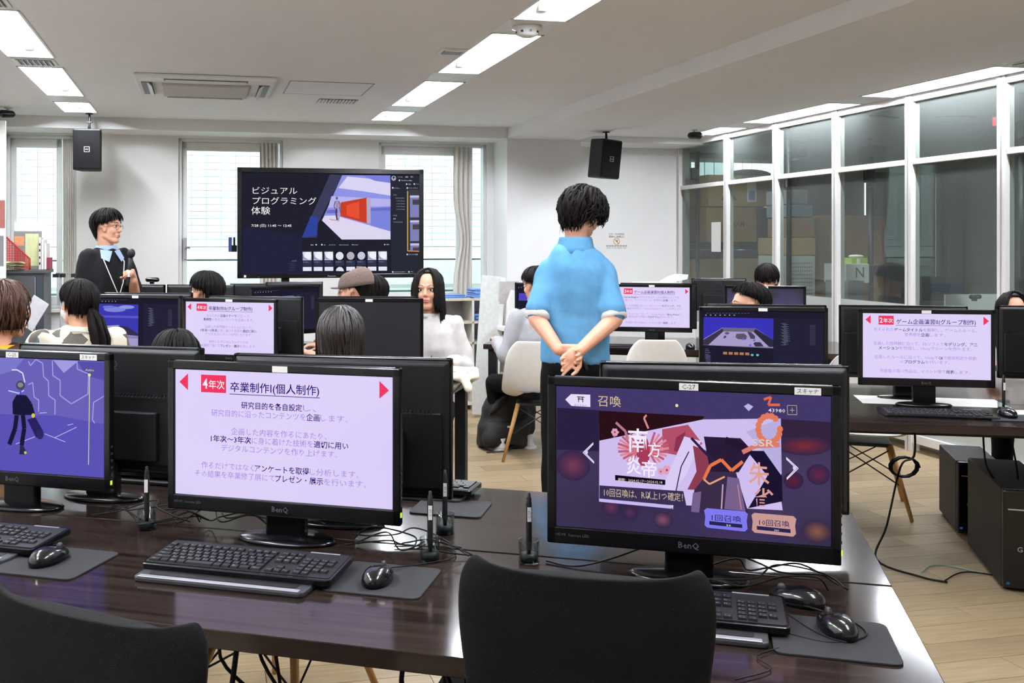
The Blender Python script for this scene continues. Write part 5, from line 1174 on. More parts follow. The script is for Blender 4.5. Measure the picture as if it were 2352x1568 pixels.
for px, py0, py1, w_, lb in ((1645, 510, 578, 24, 'white notice sheet taped inside the first glass bay'),):
    u = UP+.0; v = pv(px, UP); Y = R(u, v).y; o = MB(RR @ Tz(UP-.001, v, 0)).box(-.001, .001, -.09, .09, zat(py1, Y), zat(py0, Y), M['paper']).build('notice'); tag(o, lb, 'notice')
# ================================================================ bags
def blob(mb, voxel, name, m, parent=None, smooth=4, disp=0, dsc=6.0, sub=None, seed=0, fn=None):
    me = mb.mesh(name); o = bpy.data.objects.new(name, me); COL.objects.link(o)
    r = o.modifiers.new('r', 'REMESH'); r.mode = 'VOXEL'; r.voxel_size = voxel; r.use_smooth_shade = True
    if smooth: s = o.modifiers.new('s', 'SMOOTH'); s.iterations = smooth; s.factor = .5
    dg = bpy.context.evaluated_depsgraph_get(); ev = o.evaluated_get(dg); out = bpy.data.meshes.new_from_object(ev)
    o.modifiers.clear(); o.data = out; out.name = name; bpy.data.meshes.remove(me)
    if disp or fn:
        nn = [v.normal.copy() for v in out.vertices]
        for v, n in zip(out.vertices, nn):
            if disp: v.co += n*disp*noise.noise(v.co*dsc+Vector((seed, 0, 0)))
            if fn: v.co = fn(v.co, n)
    out.materials.clear(); out.materials.append(m); out.polygons.foreach_set('use_smooth', [True]*len(out.polygons)); out.update()
    if parent: o.parent = parent
    return o
p = at(1158, 7.15); t = thing('backpack', 'black backpack on the floor beside the white shell chair', 'backpack', (p.x, p.y, 0), .1); nyl = mat('black_nylon', '111113', .65, var=.2, bump=.3, bs=400)
b = MB(); b.rings([(0, 0, .0, .16, .09), (0, 0, .02, .185, .11), (0, 0, .15, .19, .12), (.01, 0, .28, .175, .11), (.04, .01, .37, .13, .09), (.06, .02, .43, .09, .06), (.07, .02, .45, .04, .03)], p=3.2); b.rings([(-.03, -.11, .03, .12, .04), (-.03, -.12, .1, .13, .05), (-.03, -.115, .19, .12, .045), (-.03, -.1, .22, .10, .02)], p=3.2); b.ell((.17, .03, .19), (.07, .09, .17)); b.cap((.02, -.1, .42), .018, (-.13, -.13, .25), .014)
blob(b, .012, 'bag', nyl, t, 5, .03, 7)
MB().tube([(0, 0, .44), (-.02, .0, .475), (.06, .0, .49), (.09, 0, .44)], .009, nyl).build('handle', parent=t); MB().tube([(.05, -.12, .03), (-.02, -.17, .008), (-.16, -.2, .006)], .007, nyl, flat=.5).build('strap', parent=t)
MB().tube([(-.13, -.155, .21), (0, -.175, .225), (.1, -.155, .21)], .003, M['steel']).build('zip', parent=t); MB().box(-.01, .02, -.181, -.176, .17, .182, M['paper']).build('label', parent=t)
p = D(-1.33, 5.3, .7205); t = thing('tote_bag', 'cream cloth tote bag lying on the desk end near the woman', 'bag', tuple(p), YD); clm = mat('cream_cloth', 'e8e0c4', .9, var=.04, bump=.3, bs=500)
b = MB(); b.rings([(0, 0, 0, .13, .17), (0, 0, .02, .14, .18), (.02, 0, .045, .12, .15)]); b.ell((.11, -.06, .02), (.06, .1, .03)); b.cap((.1, -.12, .03), .025, (.14, -.17, -.03), .02)
blob(b, .008, 'cloth', clm, t, 4, .016, 14); MB().tube([(-.05, -.1, .05), (.03, -.14, .055), (.12, -.1, .045)], .004, mat('pale_green_tape', 'c0d098', .8)).build('strap', parent=t)
p = at(60, 5.3, .93)
# ================================================================ people
def V(*a): return Vector(a)
def head_parts(mb, T, fine=True, female=False):
    hp = lambda *p: T @ Vector(p)
    mb.ell((0, -.012, .03), (.074, .094, .083), None, 24, 16, T=T)
    mb.ell((0, .022, -.03), (.060 if not female else .056, .062, .085), None, 20, 14, T=T)
    mb.cap(hp(-.012, .055, -.100), .022, hp(.012, .055, -.100), .022)
    for s in (-1, 1):
        mb.cap(hp(s*.048, .0, -.065), .020, hp(s*.02, .05, -.098), .018)
        mb.ell((s*.032, .055, -.032), (.026, .024, .026), None, T=T)
        mb.cap(hp(s*.012, .078, .022), .012, hp(s*.042, .066, .020), .010)
        mb.ell((s*.074, -.008, -.012), (.010, .017, .030), None, T=T @ Matrix.Rotation(s*.25, 4, 'Z'))
        mb.ell((s*.079, -.012, .004), (.007, .012, .016), None, T=T)
        mb.ell((s*.009, .094, -.034), (.008, .009, .007), None, T=T)
    mb.cap(hp(0, .078, .010), .008, hp(0, .102, -.026), .0105)
    mb.cap(hp(-.016, .078, -.060), .0085, hp(.016, .078, -.060), .0085); mb.cap(hp(-.013, .077, -.071), .009, hp(.013, .077, -.071), .009)
    mb.cap(hp(0, -.03, -.03), .052, hp(0, -.02, -.10), .052)
def hand(mb, wr, d, n, side=1, curl=(.5, .7, .4), spread=.0, s=1.0, thumb=.5, curls=None):
    wr = Vector(wr); d = Vector(d).normalized(); n = (Vector(n)-d*Vector(n).dot(d)).normalized(); l = n.cross(d)*side
    offs = (.029, .0095, -.0100, -.028); ln = (.071, .079, .073, .057)
    for i, (o, L) in enumerate(zip(offs, ln)):
        k = wr+d*(.083-.004*abs(i-1))*s+l*o*s
        mb.cap(wr+d*.012*s+l*o*.6*s, .0135*s, k, .0110*s)
        a = 0; p = k; cc = curls[i] if curls else curl
        for j, (f, r0, r1) in enumerate(((.44, .0095, .0085), (.31, .0085, .0078), (.25, .0078, .0068))):
            a += cc[j]; q = p+(d*math.cos(a)+n*math.sin(a))*L*f*s+l*spread*(1.5-i)*.004
            mb.cap(p, r0*s, q, r1*s); p = q
    b0 = wr+d*.022*s+l*.022*s; b1 = b0+(l*.75+d*.65+n*.35*thumb).normalized()*.042*s; b2 = b1+(l*.2+d*.8+n*thumb).normalized()*.032*s; b3 = b2+(l*-.15+d*.7+n*thumb*1.3).normalized()*.026*s
    mb.cap(b0, .014*s, b1, .0115*s); mb.cap(b1, .0105*s, b2, .0092*s); mb.cap(b2, .0092*s, b3, .0075*s)
    mb.ell((0, 0, 0), (.032*s, .035*s, .0135*s), None, 16, 10, T=Matrix.Translation(wr+d*.045*s+n*.003) @ Matrix((l, d, n)).transposed().to_4x4())
def hair(parent, T, style='short', m=None, seed=1, vol=0.0, wave=.0, n=260, part=0):
    m = m or M['hair']; rn = random.Random(seed); C = V(0, -.014, .032)
    RX, RY, RZ = .084+vol, .104+vol, .094+vol*.9
    def length(f):                        # f: angle from the front, 0..pi
        if style == 'short': return .118+.020*min(1, f/.9)**2 if f < .9 else .138+.016*min(1, (f-.9)/.4) if f < 1.75 else .154+.10*min(1, (f-1.75)/.7)
        if style == 'crop': return .09+.025*min(1, f/1.2) if f < 1.2 else .115+.02*min(1, (f-1.2)/.5) if f < 1.75 else .135+.10*min(1, (f-1.75)/.8)
        if style == 'messy': return .175 if f < 1.5 else .19+.085*min(1, (f-1.5)/.9)
        if style == 'bob': return .15 if f < .6 else .26
        if style == 'long': return .30 if f < 1.1 else .43
        if style == 'tail': return .15 if f < .8 else .165 if f < 1.7 else .235
        return .2
    def P(ph, s, off=0):
        f = abs(math.atan2(math.sin(ph), math.cos(ph))); e0 = -.12-.5*max(0, (f-1.7)/1.44); s0 = (math.pi/2-e0)*.093
        e = math.pi/2-min(s, s0)/.093; rx, ry, rz = RX+off, RY+off, RZ+off
        p = C+V(rx*math.cos(e)*math.sin(ph), ry*math.cos(e)*math.cos(ph), rz*math.sin(e))
        if s > s0:
            x = s-s0; p += V(p.x*.6*x*(1 if style in ('long',) else -.6), -.02*x if f > 2 else 0, -x)
            if style in ('short', 'crop', 'tail', 'messy') and f > 1.5:
                k = min(1, (f-1.5)/.8)*min(1, x/.11); tx, ty = .052*math.sin(ph), -.012+.062*math.cos(ph); p.x += (tx-p.x)*k*.85; p.y += (ty-p.y)*k*.85
        return p
    b = MB(); NP, NS = 40, 12; lo = []; vs = []
    for i in range(NP):
        ph = 2*math.pi*i/NP-math.pi; f = abs(ph); L = length(f)
        if style in ('long',) and f < .62: L = .055
        if style == 'crop' and f < .9: L = .09
        if style in ('short', 'tail', 'bob') and f < .7: L *= .8
        for k in range(NS+1): q = P(ph, L*k/NS); vs.append(q+(q-C).normalized()*.004*noise.noise(q*30+V(seed, 0, 0)))
    w1 = NS+1; fs = [(i*w1+k, i*w1+k+1, ((i+1) % NP)*w1+k+1, ((i+1) % NP)*w1+k) for i in range(NP) for k in range(NS)]
    N = len(vs); vs2 = [v-(v-C).normalized()*.008 if k % w1 else v-V(0, 0, .008) for k, v in enumerate(vs)]
    fs2 = [tuple(N+q for q in f[::-1]) for f in fs]; rim = [(i*w1+NS, N+i*w1+NS, N+((i+1) % NP)*w1+NS, ((i+1) % NP)*w1+NS) for i in range(NP)]
    b.add(vs+vs2, fs+fs2+rim, m, True, T=T)
    for k in range(n):
        ph = rn.uniform(-math.pi, math.pi); f = abs(ph); L = length(f)*rn.uniform(.86, 1.1)
        if style == 'long' and f < .7: ph = math.copysign(rn.uniform(.72, 1.2), ph); L = length(1.0)*rn.uniform(.8, 1.1)
        if style == 'crop' and f < .8: L *= .95
        s0 = rn.uniform(0, .5)*L if rn.random() < .7 else 0; dr = rn.uniform(-.35, .35)*(1 if style != 'long' else .4); a0 = rn.uniform(0, 6.28); pts = []; NK = 8
        off0 = rn.uniform(.000, .010+vol*.4)
        for j in range(NK+1):
            t = j/NK; s = s0+(L-s0)*t
            q = P(ph+dr*t+wave*.35*math.sin(a0+t*5), s, off0+.006*math.sin(t*3.1)+wave*.022*math.sin(a0*2+t*7)+(.008*t*t if style in ('short', 'messy', 'crop') else 0)); pts.append(q)
        r = rn.uniform(.0045, .0095)*(1.2 if style == 'long' else 1); rs = [r*x for x in (.5, .9, 1, 1, .95, .85, .65, .4, .1)]
        b.tube(pts, rs, m, n=5, flat=.55, T=T)
    o = b.build('hair', parent=parent); return o
def face(parent, T, mouth='rest', mask=False, look=0):
    white = mat('eye_white', 'e8e2dc', .3); dark = mat('dark_iris', '1c120e', .2); lip = mat('lips', 'b8695c', .5); brow = M['hair']
    if True:
        for s in (-1, 1):
            b = MB(); b.ell((s*.031, .0715, .001), (.0145, .0115, .0085), white, 14, 10, T=T); e = b.build('eye', parent=parent)
            b = MB(); b.ell((s*.031+look*.004, .0815, .001), (.0062, .003, .0066), dark, 12, 8, T=T); b.build('iris', parent=e)
            b = MB(); b.tube([(s*.016, .0805, .0045), (s*.031, .0845, .0095), (s*.047, .0735, .0045)], [.0012, .0018, .0012], dark, n=5, T=T); b.build('eyelid', parent=parent)
            b = MB(); b.tube([(s*.015, .0905, .026), (s*.033, .0865, .032), (s*.052, .072, .026)], [.0022, .0032, .0015], brow, n=5, flat=.6, T=T); b.build('eyebrow', parent=parent)
    if not mask:
        b = MB(); b.ell((0, .0865, -.0605), (.021, .006, .0042), lip, 14, 8, T=T); b.ell((0, .0862, -.0705), (.017, .0065, .005), lip, 14, 8, T=T); b.build('lips', parent=parent)
def glasses(parent, T, c='1a1a1c', r=.0012, rnd=True):
    m = mat('glasses_frame_'+c, c, .3); g = MB()
    for s in (-1, 1):
        pts = [(s*.033+.024*math.copysign(abs(math.cos(a))**.7, math.cos(a)), .094-abs(s*.033+.024*math.cos(a))*.12, -.002+.018*math.copysign(abs(math.sin(a))**.7, math.sin(a))) for a in [k*math.pi/10 for k in range(21)]]
        g.tube(pts, r, m, n=5, T=T); g.tube([(s*.057, .088, .004), (s*.076, .06, .006), (s*.082, .0, .002), (s*.080, -.02, -.01)], r*1.1, m, n=5, T=T)
    g.tube([(-.010, .094, .002), (0, .096, .005), (.010, .094, .002)], r, m, n=5, T=T); g.build('glasses', parent=parent)
def shoe(parent, x, y, yaw=0, m=None):
    m = m or M['blackm']; b = MB(); T = Tz(x, y, 0, yaw)
    b.rings([(0, .06, .012, .045, .13), (0, .06, .03, .048, .135), (0, .05, .06, .040, .105), (0, -.01, .09, .036, .06)], m, 18, 2.2)
    for k in range(len(b.v)): b.v[k] = tuple(T @ Vector(b.v[k]))
    b.build('shoe', parent=parent)
    b = MB(T); b.slab([(p[0], p[1]+.06) for p in rounded(.094, .28, .044, 6)], 0, .014, M['white'] if m is not M['blackm'] else M['rubber']); b.build('shoe_sole', parent=parent)
def figure(label, pos, fwd, sit=True, top=1.29, shirt=None, sleeve='short', trousers=None, hairk=None, headturn=0, pitch=0, roll=0, arms=None, hands=None, faced=True, glass=None, mask=False, fat=1.0, vox=.007, lean=.0, neck=None, female=False, hood=False, shirt_fn=None, sd=0, dz=0, cuff=None, shoes=None, shw=.185, hscale=.95, nbo=0, hdx=0):
    yaw = math.atan2(-fwd[0], fwd[1]); t = thing('person', label, 'person', (pos[0], pos[1], 0), yaw)
    hc = top-.118                                   # head centre height
    nb = hc-.155+nbo; sh = nb-.035; pz = nb-.52 if not sit else max(.50, nb-.55)
    ly = lean; hx = Matrix.Translation((hdx, .03+ly, hc)) @ Matrix.Rotation(headturn, 4, 'Z') @ Matrix.Rotation(pitch, 4, 'X') @ Matrix.Rotation(roll, 4, 'Y') @ Matrix.Scale(hscale, 4)
    A = arms or {}
    dl = {'L': [(-shw, ly*.9, sh-.025), (-.235, .03+ly, sh-.28), (-.16, .27, .765)], 'R': [(shw, ly*.9, sh-.025), (.235, .03+ly, sh-.28), (.16, .27, .765)]}
    if not sit: dl = {'L': [(-shw, 0, sh-.025), (-.22, -.02, sh-.30), (-.23, .05, sh-.54)], 'R': [(shw, 0, sh-.025), (.22, -.02, sh-.30), (.23, .05, sh-.54)]}
    for k in A: dl[k] = A[k]
    # --- body: one surface
    b = MB(); head_parts(b, hx, female=female)
    b.cap((0, ly*.8-.005, nb-.05), .056 if not female else .05, hx @ V(0, -.02, -.08), .052 if not female else .046)
    b.rings([(0, ly*.1, pz, .12, .08), (0, ly*.4, pz+.2, .115, .08), (0, ly*.8, sh-.14, .125, .08), (0, ly*.9, sh-.04, .085, .06), (0, ly, nb, .045, .045)])
    for k, sgn in (('L', -1), ('R', 1)):
        S_, E_, W_ = [Vector(x) for x in dl[k]]
        S0 = S_.lerp(E_, .12)+V(-sgn*.022, 0, -.01); b.cap(V(sgn*.06, ly*.8, sh-.10), .04, S0, .036); b.cap(S0, .038, E_, .039); b.cap(E_, .041, W_, .027); hd = (hands or {}).get(k, ((W_-E_).normalized(), (0, .2, -1), (.35, .5, .3)))
        hand(b, W_, hd[0], hd[1], side=-sgn if len(hd) < 4 else hd[3], curl=hd[2], s=.97 if not female else .9, **(hd[4] if len(hd) > 4 else {}))
    body = blob(b, vox, 'body', M['skin'], t, 2)
    # --- shirt
    sm = shirt or mat('grey_shirt', '808080', .85); b = MB(); f = fat
    zl = pz-.04 if sit else pz-.03
    b.rings([(0, ly*.1, zl, .170*f, .125*f), (0, ly*.2, zl+.06, .166*f, .122*f), (0, ly*.4, zl+.22, .160*f, .118*f), (0, ly*.75, sh-.16, .172*f, .126*f), (0, ly*.9, sh-.06, .158*f, .112), (0, ly*.95, sh+.005, .115, .085), (0, ly, nb+.012, .068, .066)])
    for k, sgn in (('L', -1), ('R', 1)):
        S_, E_, W_ = [Vector(x) for x in dl[k]]; S2 = S_.lerp(V(0, S_.y, S_.z), .14); b.cap((sgn*.045, ly*.95, nb-.035), .046, S2+V(0, 0, -.004), .058)
        if sleeve == 'short': e = S_.lerp(E_, .78); b.cap(S2, .066, e, .064); 
        elif sleeve == 'half': b.cap(S2, .066, E_, .062)
        else: b.cap(S2, .066, E_, .056); b.cap(E_, .056, E_.lerp(W_, .93), .040 if sleeve == 'long' else .052)
    wr = lambda co, n: co+n*(.006*noise.noise(V(co.x*9, co.y*9, co.z*4+3*noise.noise(co*3))+V(sd, 0, 0))+.011*noise.noise(V(co.x*24+co.z*3, co.y*12, co.z*4)+V(0, sd, 0))+.003*noise.noise(V(co.x*8+co.z*14, co.y*16, co.z*20)+V(0, sd, 0)))
    so = blob(b, .011, 'shirt', sm, t, 4, .006, 5, seed=sd, fn=wr)
    if cuff:
        for k in ('L', 'R'):
            S_, E_, W_ = [Vector(x) for x in dl[k]]; e = S_.lerp(E_, 1.0); d = (E_-S_).normalized()
            b = MB(); b.tube([S_.lerp(E_, .80), S_.lerp(E_, .98), S_.lerp(E_, .985), S_.lerp(E_, .93)], [.056, .060, .054, .045], cuff, n=24); b.build('cuff', parent=t)
    # --- trousers and shoes
    tm = trousers or mat('black_trousers', '08080a', .9, var=.15, bump=.2, bs=500, spec=.12); b = MB()
    if sit:
        b.rings([(0, 0, pz-.09, .15, .12), (0, 0, pz-.02, .165, .13), (0, 0, pz+.06, .155, .115)])
        for s in (-1, 1): b.cap((s*.09, .0, pz-.03), .082, (s*.12, .40, pz-.03), .062); b.cap((s*.12, .40, pz-.04), .06, (s*.12, .36, .12), .045)
    else:
        b.rings([(0, 0, pz-.14, .15, .11), (0, 0, pz-.05, .16, .12), (0, 0, pz+.06, .15, .11)])
        for s in (-1, 1): b.cap((s*.085, 0, pz-.08), .082, (s*.095, .01, .50), .066); b.cap((s*.095, .01, .50), .066, (s*.10, -.01, .10), .055)
    blob(b, .013, 'trousers', tm, t, 3, .008, 7, seed=sd)
    for s in (-1, 1): shoe(t, s*(.12 if sit else .10), .33 if sit else -.02, -s*.08, shoes)
    if hairk: hair(t, hx, **hairk)
    if faced: face(t, hx, mask=mask)
    if glass: glasses(t, hx, glass)
    return t, hx, dl, pz, sh, nb
cot = lambda n, c, **k: mat(n, c, .9, var=.05, scale=40, bump=.25, bs=700, spec=.2, **k)
# 1. the man in the blue polo, back to the camera
polo = cot('sky_blue_polo', '5c95bd'); whitec = cot('white_cotton', 'f2f0ee')
p = at(1322, 4.70)
arms = {'L': [(-.142, .0, 1.312), (-.180, -.085, 1.105), (-.082, -.195, .975)], 'R': [(.142, 0, 1.312), (.172, -.085, 1.105), (.012, -.225, .975)]}
hands = {'L': ((1, -.15, -.12), (.0, -1, -.35), (.75, .9, .5), -1, dict(thumb=.8)), 'R': ((-.72, -.12, -.62), (.15, -1, .05), (.4, .6, .4), 1, dict(curls=((.25, .35, .2), (.5, .6, .4), (.7, .8, .5), (.8, .9, .6)), thumb=.3))}
t, hx, dl, pz, sh, nb = figure('standing person in sky blue polo shirt, back turned, hands clasped behind', (p.x, p.y), (.12, 1), sit=False, top=1.70, nbo=.015, hdx=.035, hscale=.9, shirt=polo, sleeve='short', hairk=dict(style='messy', seed=11, vol=.008, wave=.8, n=620), headturn=-.75, pitch=-.42, arms=arms, hands=hands, vox=.0045, cuff=whitec, sd=3, fat=.97, shw=.165)
b = MB(); b.rings([(0, .0, nb-.045, .098, .088), (0, -.002, nb-.01, .086, .080), (0, .004, nb+.03, .078, .074), (0, .006, nb+.040, .074, .070)], polo, 28, 2); b.build('collar', parent=t)
b = MB()
for s, side in ((1, 'R'),):
    W_ = Vector(dl['L'][2]); b.lathe([(.031, -.008), (.034, -.006), (.034, .006), (.031, .008)], M['steel'], 20, T=Matrix.Translation(Vector((.04, -.10, .90))) @ Matrix.Rotation(1.2, 4, 'Y')); 
b.build('wristwatch', parent=t)
# 2. the speaking man with the microphone
p = at(243, 6.8); bk = cot('black_knit_shirt', '0e0e11'); lb = cot('pale_blue_collar_cloth', '9db0cc')
arms = {'L': [(-.15, .0, 1.36), (-.185, .06, 1.10), (-.075, .215, 1.205)], 'R': [(.15, 0, 1.36), (.19, -.03, 1.10), (.23, .08, .88)]}
hands = {'L': ((.55, .15, .8), (.55, .75, -.5), (1.1, 1.2, .8), 1, dict(thumb=.9))}
t, hx, dl, pz, sh, nb = figure('standing person with glasses in black top speaking into a microphone', (p.x, p.y), (.76, -.65), sit=False, top=1.68, shirt=bk, sleeve='half', hairk=dict(style='short', seed=5, vol=.004, n=320), headturn=.50, arms=arms, hands=hands, vox=.005, glass='3a2c28', sd=8, fat=.98, shw=.15, hscale=.92)
b = MB(); b.rings([(0, .0, nb-.035, .094, .086), (0, .0, nb+.002, .078, .074), (0, .006, nb+.030, .066, .066)], lb, 28, 2)
for s in (-1, 1): b.add([(s*.008, .092, nb-.008), (s*.074, .048, nb+.004), (s*.088, .085, nb-.055), (s*.046, .118, nb-.08)], [(0, 1, 2, 3)], lb)
b.build('shirt_collar', parent=t)
MB().tube([(-.07, .04, nb-.0), (-.075, .105, nb-.08), (-.045, .138, nb-.22), (-.01, .145, nb-.31)], .0035, M['paper'], n=6).build('lanyard_cord', parent=t)
MB().tube([(.07, .04, nb-.0), (.075, .105, nb-.08), (.03, .138, nb-.22), (-.01, .145, nb-.31)], .0035, M['paper'], n=6).build('lanyard_cord', parent=t)
b = MB(); b.box(-.055, .045, .148, .152, nb-.40, nb-.31, mat('clear_badge_sleeve', 'c8ccda', .2)); b.box(-.05, .04, .1525, .1535, nb-.395, nb-.335, M['paper']); b.build('name_badge', parent=t)
X = Matrix.Translation((p.x, p.y, 0)) @ Matrix.Rotation(math.atan2(-.76, -.65), 4, 'Z')
hp = X @ V(-.015, .255, 1.27)
mt = thing('microphone', 'black hand microphone held by the speaking person', 'microphone', T=Matrix.Translation(hp) @ Matrix.Rotation(.12, 4, 'Y'))
b = MB(); b.lathe([(.010, -.10), (.012, -.09), (.0125, .02), (.017, .085)], M['blackm'], 18); b.build('handle', parent=mt); MB().lathe([(.0126, -.04), (.0132, -.038), (.0134, .0), (.0128, .005)], M['paper'], 18).build('white_band', parent=mt)
b = MB(); b.ell((0, 0, .115), (.026, .026, .032), M['blackm'], 18, 12); b.build('head_grille', parent=mt)
# 3. left edge, brown hair
p = at(-2, 4.25); br = cot('dark_brown_top', '32221a'); yl = cot('mustard_shirt', 'd89a2c')
t, hx, dl, pz, sh, nb = figure('seated person with brown hair at the left edge', (p.x, p.y), (.55, .83), top=1.285, shirt=br, hairk=dict(style='bob', m=M['hairb'], seed=21, n=360, wave=.25), headturn=-.35, female=True, sd=12, vox=.006)
b = MB(); b.rings([(0, .0, nb-.05, .105, .095), (0, .0, nb-.0, .082, .078), (0, .006, nb+.012, .070, .068)], yl, 28, 2); b.build('inner_collar', parent=t)
MB().tube([hx @ V(.078, -.02, -.03), hx @ V(.072, .03, -.06), hx @ V(.05, .06, -.05)], .0012, M['paper'], n=5).build('mask_string', parent=t)
o = MB(Matrix.Translation(at(76, 4.7, 1.125)) @ Matrix.Rotation(math.radians(-4), 4, 'Z') @ Matrix.Rotation(math.radians(32), 4, 'Y')).box(-.042, .042, 0, .004, -.075, .075, mat('grey_white_card', 'c9c9cc', .6)).build('handout'); tag(o, 'pale handout sheet held up before the dark cabinet', 'paper')
# 4. ponytailed person with patterned shirt and mask
pat = bpy.data.materials.new('patchwork_shirt'); pat.use_nodes = True; nt = pat.node_tree; bs = nt.nodes['Principled BSDF']; bs.inputs['Roughness'].default_value = .9
tc = nt.nodes.new('ShaderNodeTexCoord'); vo = nt.nodes.new('ShaderNodeTexVoronoi'); vo.distance = 'CHEBYCHEV'; vo.inputs['Scale'].default_value = 9; vo.inputs['Randomness'].default_value = .8
rp = nt.nodes.new('ShaderNodeValToRGB'); rp.color_ramp.interpolation = 'CONSTANT'; e = rp.color_ramp.elements; e[0].color = lin('e6dfc8'); e[1].position = .5; e[1].color = lin('d8cdb8')
for ps, c in ((.62, '5c574e'), (.72, 'e2dac6'), (.86, '5e7486'), (.93, 'ded6c4')): x = e.new(ps); x.color = lin(c)
sp = nt.nodes.new('ShaderNodeSeparateColor'); nt.links.new(tc.outputs['Object'], vo.inputs['Vector']); nt.links.new(vo.outputs['Color'], sp.inputs[0]); nt.links.new(sp.outputs[0], rp.inputs[0]); nt.links.new(rp.outputs[0], bs.inputs['Base Color'])
p = at(180, 4.95)
t, hx, dl, pz, sh, nb = figure('seated person with black ponytail, face mask and patchwork shirt', (p.x, p.y), (-.45, .9), top=1.275, shirt=pat, hairk=dict(style='tail', seed=31, n=340), headturn=.55, pitch=.05, mask=True, female=True, sd=15, fat=1.12, vox=.0055, hscale=.89, nbo=.03, shw=.205)
b = MB(); rn = random.Random(6); R0 = hx @ V(.0, -.105, -.02)
for k in range(46):
    a = rn.uniform(0, 6.28); rr = rn.uniform(.0, .03); q = V(math.cos(a)*rr, math.sin(a)*rr*.7, 0)
    b.tube([hx @ V(q.x*1.8, -.085, .01+q.y), R0+q*.3, R0+V(.02, -.03, -.05)+q*1.2, R0+V(.04, -.045, -.15)+q*1.6, R0+V(.05, -.04, -.25)+q*1.2, R0+V(.05+rn.uniform(-.02, .02), -.03, -.34)], [.007, .006, .011, .011, .009, .002], M['hair'], n=5)
b.build('ponytail', parent=t)
msk = cot('white_mask_cloth', 'e9ebf0'); b = MB(); b.ell((0, .052, -.055), (.056, .056, .052), msk, 22, 14, T=hx); b.build('face_mask', parent=t)
MB().tube([hx @ V(-.052, .05, -.04), hx @ V(-.074, .01, -.03), hx @ V(-.08, -.01, -.025)], .0013, M['paper'], n=5).build('mask_string', parent=t)
MB().tube([(-.075, .05, nb+.0), (-.095, -.02, nb-.01), (-.02, -.09, nb-.005), (.08, -.075, nb-.02), (.1, .0, nb-.02)], .004, mat('pale_green_cord', 'cdd8c0', .7), n=6).build('lanyard_cord', parent=t)
# 5..: more seated people
def seated(px, Y, fwd, top, lb_, shirt, hs, **k):
    p = at(px, Y); return figure(lb_, (p.x, p.y), fwd, top=top, shirt=shirt, hairk=hs, **k)
dk = cot('charcoal_shirt', '1a1a1e'); navy = cot('navy_shirt', '1c2434'); wsh = cot('white_sweatshirt', 'd0ccc8'); gsw = cot('grey_marl_sweater', 'a5a5a8'); blk = cot('black_shirt', '121214')
seated(393, 3.85, (-.1, 1), 1.10, 'seated person of whom only black hair shows over the monitor backs', dk, dict(style='short', seed=41, n=240), faced=False, lean=.1, pitch=-.3, vox=.01, sd=20)
seated(778, 4.0, (.05, 1), 1.19, 'seated person with long dark hair facing the switched off monitor', dk, dict(style='bob', m=mat('dark_brown_hair', '1d1411', .45, var=.3, scale=90, bump=.5, bs=300), seed=43, n=320), faced=False, lean=.05, vox=.01, sd=22)
seated(480, 6.25, (-.75, .45), 1.265, 'seated person with glasses and black hair below the left window', blk, dict(style='short', seed=47, n=260, vol=.004), glass='101012', vox=.007, sd=24, headturn=.1)
# capped person
t, hx, *_ = seated(822, 6.35, (-.97, .2), 1.27, 'seated person in profile wearing a brown flat cap and glasses', dk, dict(style='short', seed=53, n=160, vol=-.009), glass='9a8c6c', vox=.006, sd=26)
cpm = mat('brown_checked_cloth', '6e5c54', .9, var=.25, scale=160, bump=.4, bs=500); b = MB(); vs = []
for i in range(9):
    a = math.pi/2*i/8
    for k in range(24):
        q = 2*math.pi*k/24; vs.append(((.100)*math.cos(a)**.6*math.cos(q) if i < 8 else .002*math.cos(q), -.020+(.124*math.cos(a)**.6 if i < 8 else .002)*math.sin(q), .030+.115*math.sin(a)**.9-.018*math.sin(q)*1.0))
b.add(vs, [(i*24+k, i*24+(k+1) % 24, (i+1)*24+(k+1) % 24, (i+1)*24+k) for i in range(8) for k in range(24)], cpm, True, T=hx)
co = b.build('flat_cap', parent=t); co.modifiers.new('s', 'SOLIDIFY').thickness = .004
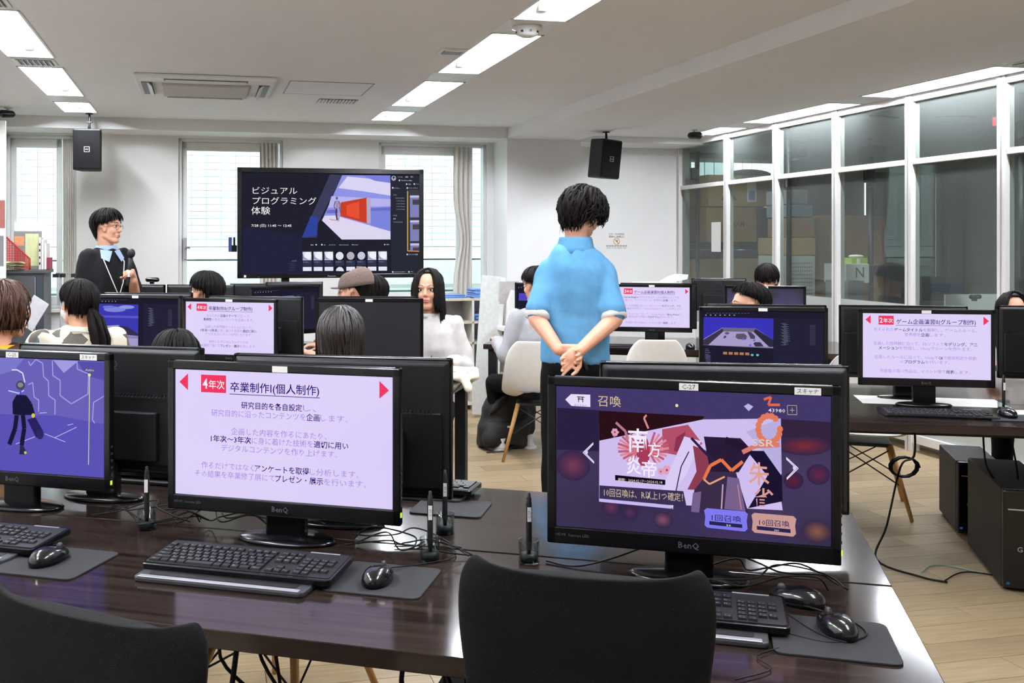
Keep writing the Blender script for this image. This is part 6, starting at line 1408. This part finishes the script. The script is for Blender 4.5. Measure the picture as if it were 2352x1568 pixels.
b = MB(); b.rings([(0, .105, .012, .062, .045), (0, .108, .020, .064, .047)], cpm, 20, 2.2, ) ; v2 = [hx @ Vector(v) for v in b.v]; b.v = [tuple(v) for v in v2]; b.build('cap_brim', parent=co)
MB().tube([hx @ V(0, -.0, .136), hx @ V(0, 0, .141)], .008, cpm, n=8).build('cap_button', parent=co)
MB().tube([hx @ V(-.08, -.0, -.03), hx @ V(-.07, .03, -.05), hx @ V(-.05, .06, -.045)], .0014, M['paper'], n=5).build('mask_string', parent=t)
seated(862, 6.8, (-.9, .35), 1.23, 'seated person of whom black hair shows right behind the flat cap', blk, dict(style='bob', seed=57, n=260), faced=False, vox=.01, sd=28)
# woman facing the camera
t, hx, dl, pz, sh, nb = seated(984, 6.0, (-.12, -1), 1.295, 'seated person with long black hair and white sweatshirt facing the camera', wsh, dict(style='long', seed=61, n=360), sleeve='wide', female=True, vox=.0045, sd=30, fat=1.12, headturn=-.05, shw=.175)
b = MB(); b.rings([(0, .0, nb-.012, .082, .078), (0, .004, nb+.012, .070, .068), (0, .004, nb+.014, .062, .060)], wsh, 28, 2); b.build('collar_band', parent=t)
# man in grey at the far desk
seated(1236, 6.80, (-.42, .9), 1.285, 'seated person in grey sweater on the white shell chair', gsw, dict(style='short', seed=67, n=260), sleeve='wide', headturn=.35, pitch=-.12, vox=.006, sd=33, fat=1.08, shoes=mat('white_sneaker', 'dcd8d4', .6))
# man with glasses behind the blue arena monitor
seated(1728, 5.72, (-.92, -.22), 1.215, 'seated person with short black hair and brown glasses behind the arena screen', navy, dict(style='crop', seed=71, n=320, vol=.004), glass='5a3418', vox=.0055, sd=36, headturn=-.25, arms={'L': [(-.17, 0, .99), (-.21, .04, .76), (-.10, .24, .63)], 'R': [(.17, 0, .99), (.21, .04, .76), (.10, .24, .63)]})
seated(1762, 7.85, (-.4, -.9), 1.285, 'seated person with black fringe looking down behind the dim violet screen', dk, dict(style='messy', seed=73, n=260, vol=-.002), vox=.007, sd=38, pitch=-.25)
seated(2328, 5.62, (-.35, -.93), 1.175, 'seated person with round glasses and long black hair at the right edge', wsh, dict(style='long', seed=79, n=320), sleeve='long', glass='8a6a50', female=True, vox=.005, sd=40)
